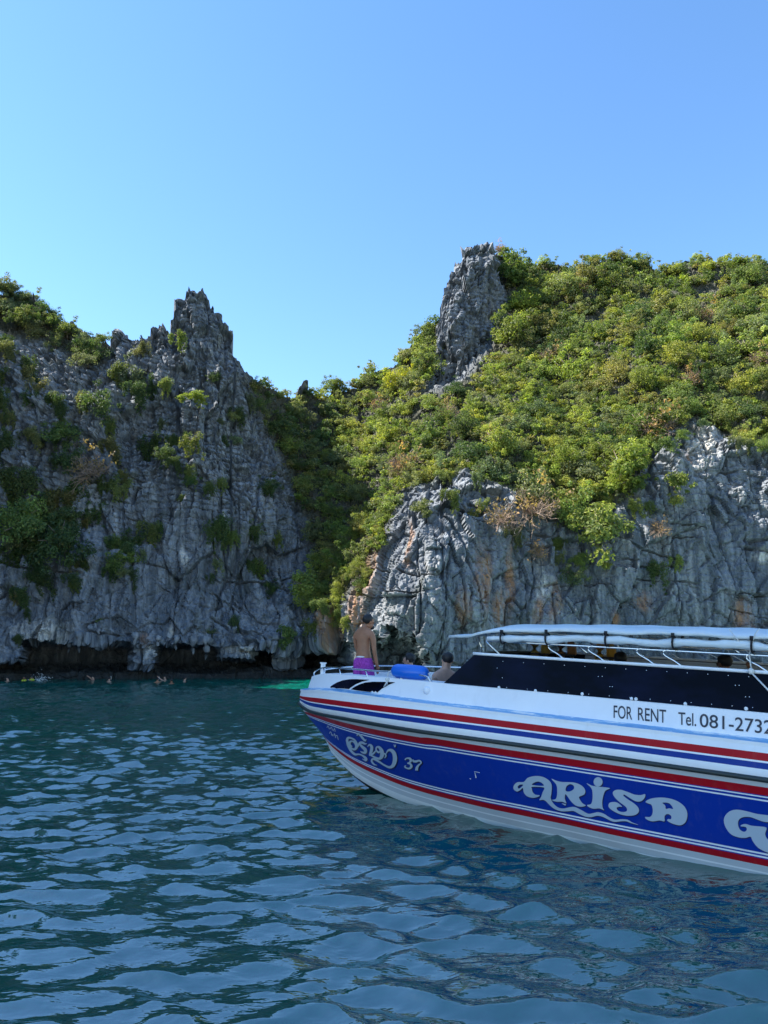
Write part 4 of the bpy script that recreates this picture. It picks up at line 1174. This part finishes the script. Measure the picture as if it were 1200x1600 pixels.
# blue fender lying on the rail
fd = empty('fender'); fd.matrix_world = BOAT_M @ Matrix.Translation(bl(3.42, 1.36, .735))
tag(fd, 'blue inflatable boat fender lashed to the bow rail', 'fender')
FB = mat('fender_blue', (.012, .15, .66), .3)
mf = MB(); prof = [(-.31, .025), (-.305, .05), (-.27, .085), (-.22, .100), (0, .104), (.22, .100), (.27, .085), (.305, .05), (.31, .025)]
mf.tube([(a, 0, 0) for a, _ in prof], [r for _, r in prof], 18); mf.build('fender_body', FB, fd)
for e in (-1, 1):
    ml = MB()
    ml.tube([(e * .32, 0, 0), (e * .38, .0, -.03), (e * .39, -.02, -.10), (e * .36, -.06, -.15)], .011, 6); ml.ball((e * .37, -.04, -.13), .035, 8, 6)
    for q_ in range(3): ml.tube([(e * .36, -.05, -.14), (e * (.34 + .03 * q_), -.08, -.20 - .02 * q_)], .006, 5)
    ml.build('lashing', ROPE, fd)
# ------------------------------------------------------------------ people
def skin_mesh(name, joints, edges, sub=2, root=None):
    """joints: name -> (x, y, z, radius or (rx, ry)); one continuous surface grown round the skeleton"""
    names = list(joints); me = bpy.data.meshes.new(name)
    me.from_pydata([joints[k][:3] for k in names], [(names.index(a), names.index(b)) for a, b in edges], [])
    ob = bpy.data.objects.new(name, me); COL.objects.link(ob)
    ob.modifiers.new('skin', 'SKIN'); sd = ob.modifiers.new('sub', 'SUBSURF'); sd.levels = sub; sd.render_levels = sub
    for k, nm in enumerate(names):
        r = joints[nm][3]; me.skin_vertices[0].data[k].radius = (r if isinstance(r, tuple) else (r, r))
        me.skin_vertices[0].data[k].use_root = (nm == (root or names[0]))
    dg = bpy.context.evaluated_depsgraph_get(); dg.update()
    new = bpy.data.meshes.new_from_object(ob.evaluated_get(dg))
    bpy.data.objects.remove(ob); bpy.data.meshes.remove(me)
    for p_ in new.polygons: p_.use_smooth = True
    new.name = name
    return new
def skin_mat(name, c):
    m = mat(name, c, .5, spec=.35); nt = NT(m)
    n = nt.noise(9, 4, .6, nt.new('ShaderNodeTexCoord').outputs['Object'])
    nt.l(nt.ramp(n, [(.3, tuple(x * .82 for x in c)), (.7, tuple(min(1, x * 1.12) for x in c))]), nt.b.inputs['Base Color'])
    m.node_tree.nodes['Principled BSDF'].inputs['Subsurface Weight'].default_value = .08
    m.node_tree.nodes['Principled BSDF'].inputs['Subsurface Radius'].default_value = (.02, .008, .004)
    return m
SK1 = skin_mat('tan_skin', (.36, .165, .09)); SK2 = skin_mat('fair_skin', (.52, .30, .21)); SK3 = skin_mat('brown_skin', (.26, .12, .065))
HAIR = mat('dark_hair', (.012, .010, .009), .6)
PURPLE = mat('purple_cloth', (.20, .025, .23), .8); nt = NT(PURPLE); tc = nt.new('ShaderNodeTexCoord').outputs['Object']
nt.l(nt.ramp(nt.noise(30, 5, .7, tc), [(.35, (.20, .02, .22)), (.55, (.40, .05, .40)), (.72, (.50, .10, .48))]), nt.b.inputs['Base Color'])
nt.bump(nt.noise(7, 4, .6, tc, (1, 1, .4)), .9, .05)
SHIRT = mat('white_cloth', (.74, .74, .72), .85)

def add_hand(J, E, tag_, wrist, palm, side, curl=.35, r=.009):
    """palm and five fingers of different lengths, thumb off the side of the palm"""
    w = Vector(wrist); p_ = Vector(palm); d = (p_ - w).normalized(); lat = d.cross(Vector((0, 1, 0)))
    if lat.length < .2: lat = d.cross(Vector((1, 0, 0)))
    lat.normalize(); nrm_ = d.cross(lat)
    for k, (o, L) in enumerate(((-.027, .062), (-.009, .078), (.010, .082), (.028, .072))):
        a = p_ + lat * o * .8 + d * .012; b = a + (d * math.cos(curl) + nrm_ * math.sin(curl)) * L * .55; c_ = b + (d * math.cos(curl * 2.2) + nrm_ * math.sin(curl * 2.2)) * L * .45
        J[f'{tag_}f{k}a'] = (*b, r); J[f'{tag_}f{k}b'] = (*c_, r * .8); J[f'{tag_}f{k}0'] = (*a, r * 1.15)
        E += [(tag_, f'{tag_}f{k}0'), (f'{tag_}f{k}0', f'{tag_}f{k}a'), (f'{tag_}f{k}a', f'{tag_}f{k}b')]
    a = w + d * .03 + lat * .03 * side; b = a + (d * .7 + lat * .7 * side).normalized() * .045
    J[tag_ + 't0'] = (*a, r * 1.2); J[tag_ + 't1'] = (*b, r); E += [(tag_ + 'w', tag_ + 't0'), (tag_ + 't0', tag_ + 't1')]

def make_person(name, label, loc, yaw, pose, skin, group=None, hair=True, clothes=(), nod=(0, .03, 0), beard=False, shirt=None, world_parent=None):
    root = empty(name, loc); root.rotation_euler = (0, 0, yaw); tag(root, label, 'person', group)
    J = {'pel': (0, 0, pose['hip'], (.145, .115)), 'waist': (0, pose.get('lean', 0) * .3, pose['hip'] + .15, (.135, .10)), 'chest': (0, pose.get('lean', 0) * .7, pose['hip'] + .35, (.16, .112)),
         'upc': (0, pose.get('lean', 0), pose['hip'] + .46, (.135, .095)), 'neck': (nod[0] * .3, pose.get('lean', 0) + .015 + nod[1] * .3, pose['hip'] + .565, .056)}
    hx, hy, hz = nod[0], pose.get('lean', 0) + .03 + nod[1], pose['hip'] + .69 + nod[2]
    J['head0'] = (hx * .8, hy - .005, hz - .05, (.066, .078)); J['head1'] = (hx, hy, hz + .02, (.076, .092)); J['head2'] = (hx, hy - .012, hz + .075, (.062, .075))
    fd_ = Vector(pose.get('face', (0, 1, 0))).normalized()
    J['chin'] = (hx + fd_.x * .062, hy + fd_.y * .062, hz - .075 + fd_.z * .03, .030); J['nose'] = (hx + fd_.x * .108, hy + fd_.y * .108, hz - .012, .011)
    E = [('pel', 'waist'), ('waist', 'chest'), ('chest', 'upc'), ('upc', 'neck'), ('neck', 'head0'), ('head0', 'head1'), ('head1', 'head2'), ('head0', 'chin'), ('head1', 'nose')]
    for sd, k in ((1, 'r'), (-1, 'l')):
        a = pose['arm_' + k]
        J['sh' + k] = (.165 * sd, pose.get('lean', 0), pose['hip'] + .455, .066); J['ua' + k] = (.215 * sd, pose.get('lean', 0) + .01, pose['hip'] + .40, .056)
        J['el' + k] = (*a[0], .041); hw = 'hd' + k + 'w'; J[hw] = (*a[1], .029); J['hd' + k] = (*a[2], (.036, .020))
        E += [('upc', 'sh' + k), ('sh' + k, 'ua' + k), ('ua' + k, 'el' + k), ('el' + k, hw), (hw, 'hd' + k)]
        add_hand(J, E, 'hd' + k, a[1], a[2], sd)
        if 'leg_' + k in pose:
            l = pose['leg_' + k]
            J['hip' + k] = (.09 * sd, .0, pose['hip'] - .05, .100); J['kn' + k] = (*l[0], .062); J['cf' + k] = (*(Vector(l[0]) * .62 + Vector(l[1]) * .38 + Vector((0, -.02, 0))), .056); J['an' + k] = (*l[1], .042); J['to' + k] = (*l[2], (.045, .028))
            E += [('pel', 'hip' + k), ('hip' + k, 'kn' + k), ('kn' + k, 'cf' + k), ('cf' + k, 'an' + k), ('an' + k, 'to' + k)]
    me = skin_mesh('body', J, E); link('body', me, skin, root)
    side_ = fd_.cross(Vector((0, 0, 1))).normalized()
    for sd in (1, -1):
        MB().ball((hx + side_.x * .078 * sd - fd_.x * .005, hy + side_.y * .078 * sd - fd_.y * .005, hz + .0), (.016, .022, .032), 8, 6).build('ear', skin, root)
        e_ = Vector((hx, hy, hz + .022)) + fd_ * .082 + side_ * .031 * sd
        MB().ball(e_, .011, 8, 6).build('eye', HAIR, root)
    MB().ball(Vector((hx, hy, hz - .05)) + fd_ * .085, (.022, .016, .006), 8, 6).build('mouth', mat('lip', (.25, .08, .06), .5), root)
    if hair:
        c = Vector((hx, hy - .01, hz + .05)) - fd_ * .018
        mh = MB(); rr = random.Random(int(loc[0] * 100)); mh.ball(c, (.091, .102, .088), 18, 12)
        mh.v = [tuple(Vector(v) + (Vector(v) - c).normalized() * rr.uniform(-.004, .009)) for v in mh.v]
        mh.v = [tuple(Vector(v) - fd_ * max(0, (Vector(v) - c).dot(fd_) - .06) * .8) for v in mh.v]
        mh.build('hair', HAIR, root)
    if beard:
        MB().ball(Vector((hx, hy, hz - .075)) + fd_ * .05, (.052, .052, .038), 10, 8).build('beard', HAIR, root)
    for nm, jj, ee, m in clothes:
        link(nm, skin_mesh(nm, jj, ee), m, root)
    if shirt:
        hp = pose['hip']; ln = pose.get('lean', 0)
        jj = {'a': (0, 0, hp - .02, (.165, .135)), 'b': (0, ln * .4, hp + .18, (.158, .122)), 'c': (0, ln * .8, hp + .37, (.178, .13)), 'd': (0, ln, hp + .47, (.14, .105)), 'e': (0, ln + .01, hp + .53, (.075, .07))}
        ee = [('a', 'b'), ('b', 'c'), ('c', 'd'), ('d', 'e')]
        for sd, k in ((1, 'r'), (-1, 'l')):
            u1 = Vector(J['ua' + k][:3]); e1 = Vector(J['el' + k][:3]); mid_ = u1 * .45 + e1 * .55
            jj['s' + k] = (.17 * sd, ln, hp + .455, .078); jj['u' + k] = (*u1, .070); jj['m' + k] = (*mid_, .060)
            ee += [('d', 's' + k), ('s' + k, 'u' + k), ('u' + k, 'm' + k)]
        link('shirt', skin_mesh('shirt', jj, ee), shirt, root)
    return root

def shorts(hip, legs, m, top=.10):
    j = {'a': (0, 0, hip + top, (.152, .128)), 'b': (0, 0, hip - .02, (.182, .150))}; e = [('a', 'b')]
    for k, (hp, kn) in enumerate(legs):
        j[f'h{k}'] = (*hp, .128); j[f'm{k}'] = (*(Vector(hp) * .5 + Vector(kn) * .5), .122); j[f'k{k}'] = (*kn, .125); e += [('b', f'h{k}'), (f'h{k}', f'm{k}'), (f'm{k}', f'k{k}')]
    return ('shorts', j, e, m)

stand = {'hip': .93, 'lean': .0, 'face': (.45, .85, -.35), 'arm_r': ((.235, .02, 1.09), (.225, .10, .86), (.21, .14, .78)), 'arm_l': ((-.24, .08, 1.10), (-.12, .24, .95), (-.06, .28, .90)),
         'leg_r': ((.11, .03, .49), (.11, -.02, .09), (.13, .13, .035)), 'leg_l': ((-.11, .02, .49), (-.11, -.03, .09), (-.13, .12, .035))}
man = make_person('person', 'bare-backed man in purple shorts standing in the bow with bowed head', BOATPT(1.72, .28, -.115), math.radians(-42), stand, SK1,
    clothes=(shorts(.93, (((.095, 0, .84), (.115, .01, .50)), ((-.095, 0, .84), (-.115, .01, .50))), PURPLE), ('waistband', {'a': (0, 0, .955, (.180, .152)), 'b': (0, 0, 1.02, (.168, .140))}, [('a', 'b')], SHIRT)), nod=(.035, .075, -.035), beard=True)
man.scale = (.96, .96, .965)
sit = lambda dx=0: {'leg_r': ((.14, .40, .33), (.13, .36, .06), (.14, .50, .035)), 'leg_l': ((-.14, .40, .33), (-.13, .36, .06), (-.14, .50, .035))}
seat = {'hip': .21, 'lean': .03, 'face': (0, 1, -.1), 'arm_r': ((.25, .14, .40), (.14, .30, .62), (.11, .33, .70)), 'arm_l': ((-.26, .08, .40), (-.20, .30, .34), (-.17, .36, .33)), **sit()}
make_person('person', 'dark-haired man in white shirt sitting behind the blue fender, hand raised', BOATPT(2.12, -.62, -.115), math.radians(78), seat, SK2, shirt=SHIRT, nod=(0, .04, -.01),
    clothes=(shorts(.21, (((.1, .08, .22), (.14, .36, .33)), ((-.1, .08, .22), (-.14, .36, .33))), mat('grey_cloth', (.12, .13, .15), .8), .05),))
seat2 = dict(seat); seat2.update({'hip': .28, 'lean': -.08, 'face': (.3, .9, .1), 'arm_r': ((.27, -.05, .50), (.26, .18, .40), (.25, .26, .38)), 'arm_l': ((-.30, -.10, .52), (-.30, .12, .38), (-.29, .2, .36))})
make_person('person', 'bare-shouldered person leaning back against the raked black windscreen', BOATPT(3.16, .02, -.115), math.radians(18), seat2, SK2, nod=(.05, .0, .0),
    clothes=(shorts(.28, (((.1, .08, .27), (.14, .36, .34)), ((-.1, .08, .27), (-.14, .36, .34))), mat('navy_cloth', (.02, .03, .08), .8), .05),))
seat3 = dict(seat); seat3.update({'hip': .48, 'lean': .06, 'face': (-.4, .9, -.2), 'arm_r': ((.33, .05, .84), (.40, .10, 1.06), (.36, .12, 1.13)), 'leg_r': ((.14, .42, .46), (.13, .40, .07), (.14, .53, .035)), 'leg_l': ((-.14, .42, .46), (-.13, .40, .07), (-.14, .53, .035))})
make_person('person', 'brown-skinned passenger under the canopy beside the knotted rope, one arm raised', BOATPT(7.38, -.35, -.115), math.radians(5), seat3, SK3, shirt=mat('maroon_cloth', (.16, .03, .03), .8),
    clothes=(shorts(.48, (((.1, .08, .46), (.14, .38, .48)), ((-.1, .08, .46), (-.14, .38, .48))), mat('dark_cloth', (.03, .03, .035), .8), .05),))
seat4 = dict(seat3); seat4.update({'arm_r': ((.26, .1, .66), (.18, .32, .6), (.14, .38, .58)), 'face': (.3, .9, 0)})
make_person('person', 'passenger under the canopy with only dark hair showing above the window rail', BOATPT(5.95, -.35, -.115), math.radians(-10), seat4, SK2, nod=(0, .03, -.045), shirt=mat('red_cloth', (.35, .05, .04), .8),
    clothes=(shorts(.48, (((.1, .08, .46), (.14, .38, .48)), ((-.1, .08, .46), (-.14, .38, .48))), mat('dark_cloth', (.03, .03, .035), .8), .05),))

# life vests hung under the canopy
def vest(label, s, t, col, zz=1.02):
    r0 = empty('life_vest'); r0.matrix_world = BOAT_M @ Matrix.Translation(bl(s, t, zz)) @ Matrix.Rotation(.4, 4, 'Z'); tag(r0, label, 'life vest')
    m = mat('vest_' + '%d' % (col[0] * 1000), col, .8)
    for sd in (-1, 1):
        mv = MB(); pth = [(sd * .085, 0, .0), (sd * .09, 0, .12), (sd * .085, 0, .24), (sd * .06, .02, .32)]
        mv.tube(pth, [.055, .075, .07, .045], 8); mv.build('panel', m, r0)
    mv = MB(); mv.tube([(.06, .02, .31), (.03, .07, .35), (-.03, .07, .35), (-.06, .02, .31)], .04, 8); mv.build('collar', m, r0)
    mv = MB(); mv.box((0, -.075, .1), (.28, .012, .03)); mv.build('belt', BLACKM, r0, False)
    mv = MB(); mv.tube([(0, .07, .36), (0, .05, .42 + (1.03 - zz))], .006, 5); mv.build('hanger', BLACKM, r0)
vest('yellow life vest hanging under the middle of the canopy', 5.45, -.85, (.48, .25, .03), .93)
vest('orange-brown life vest hanging behind the windscreen', 4.75, -1.0, (.22, .10, .03), .93)
vest('dull yellow life vest hanging by the front canopy post', 4.42, -.75, (.24, .17, .03), .93)

# swimmers by the notch
def swimmer(x, y, label, skin, vestc=None, snork=False, yaw=0, reach=False):
    p_ = on_water(x, y); loc = (float(p_[0]), float(p_[1]), -.02)
    root = empty('swimmer', loc); root.rotation_euler = (0, 0, yaw); tag(root, label, 'person', 'swimmers in front of the sea notch')
    J = {'pel': (0, 0, -.55, (.14, .11)), 'waist': (0, 0, -.38, (.13, .10)), 'chest': (0, 0, -.14, (.16, .115)), 'upc': (0, 0, .0, (.14, .10)), 'neck': (0, .01, .10, .055), 'h0': (0, .02, .17, (.068, .08)), 'h1': (0, .03, .24, (.078, .092)), 'h2': (0, .02, .30, (.06, .07)), 'nose': (0, .135, .215, .012)}
    E = [('pel', 'waist'), ('waist', 'chest'), ('chest', 'upc'), ('upc', 'neck'), ('neck', 'h0'), ('h0', 'h1'), ('h1', 'h2'), ('h1', 'nose')]
    for sd, k in ((1, 'r'), (-1, 'l')):
        up = reach and sd == 1
        J['s' + k] = (.17 * sd, 0, .0, .062); J['e' + k] = (.36 * sd, .10, .16 if up else -.05, .042); J['w' + k] = (.42 * sd, .28, .30 if up else -.02, .03); J['p' + k] = (.43 * sd, .36, .34 if up else -.02, (.036, .02))
        J['hip' + k] = (.09 * sd, 0, -.62, .09); J['k' + k] = (.12 * sd, .1, -.98, .06); J['a' + k] = (.12 * sd, -.05, -1.3, .04)
        E += [('upc', 's' + k), ('s' + k, 'e' + k), ('e' + k, 'w' + k), ('w' + k, 'p' + k), ('pel', 'hip' + k), ('hip' + k, 'k' + k), ('k' + k, 'a' + k)]
    link('body', skin_mesh('body', J, E, 1), skin, root)
    MB().ball((0, .005, .27), (.088, .10, .082), 10, 8).build('hair', HAIR, root)
    if vestc:
        mv = MB()
        for sd in (-1, 1): mv.tube([(.10 * sd, .10, -.3), (.10 * sd, .12, -.05), (.085 * sd, .08, .07), (.07 * sd, -.04, .10)], [.07, .085, .06, .045], 8)
        mv.tube([(0, -.10, -.3), (0, -.11, -.05), (0, -.08, .08)], [.13, .14, .10], 8)
        mv.build('life_vest', mat('vest_neon', vestc, .7), root)
    if snork:
        ms = MB(); ms.tube([(.06, .13, .18), (.10, .11, .22), (.105, .06, .40)], .012, 6); ms.build('snorkel', mat('snorkel_tube', (.8, .8, .75), .4), root)
NEON = (.62, .68, .04)
swimmer(12, 1065, 'pink-skinned swimmer apart at the end of the group by the pale pillar', SK2, yaw=2.6)
swimmer(38, 1064, 'swimmer in a yellow life vest between a bare swimmer and another vest', SK3, NEON, yaw=3.0)
swimmer(50, 1063, 'swimmer in a yellow life vest right beside the splash', SK2, NEON, yaw=1.2)
swimmer(146, 1063, 'bare-chested swimmer leaning with one arm raised', SK2, yaw=2.2, reach=True)
swimmer(170, 1065.5, 'swimmer low in the water beside the one raising an arm', SK2, yaw=-.6, snork=True)
swimmer(258, 1063.5, 'swimmer with one arm up in the cluster under the hanging rock', SK2, yaw=2.8, reach=True)
swimmer(246, 1066.5, 'swimmer with snorkel low in the water under the hanging rock', SK1, yaw=.4, snork=True)
swimmer(268, 1068.5, 'swimmer out in front of the cluster under the hanging rock', SK3, yaw=1.0)
swimmer(288, 1065.5, 'lone swimmer just past the cluster under the hanging rock', SK2, yaw=-1.0)
sr = random.Random(9); p_ = on_water(64, 1064); msp = MB()
for k in range(120):
    a = sr.gauss(0, .3); h = abs(sr.gauss(0, .26)); msp.ball((p_[0] + a, p_[1] + sr.gauss(0, .3), h * math.exp(-a * a) + .02), sr.uniform(.008, .028), 5, 4)
tag(msp.build('splash', mat('foam', (.85, .88, .9), .5)), 'white splash of water kicked up beside the vested swimmers', 'splash', kind='stuff')
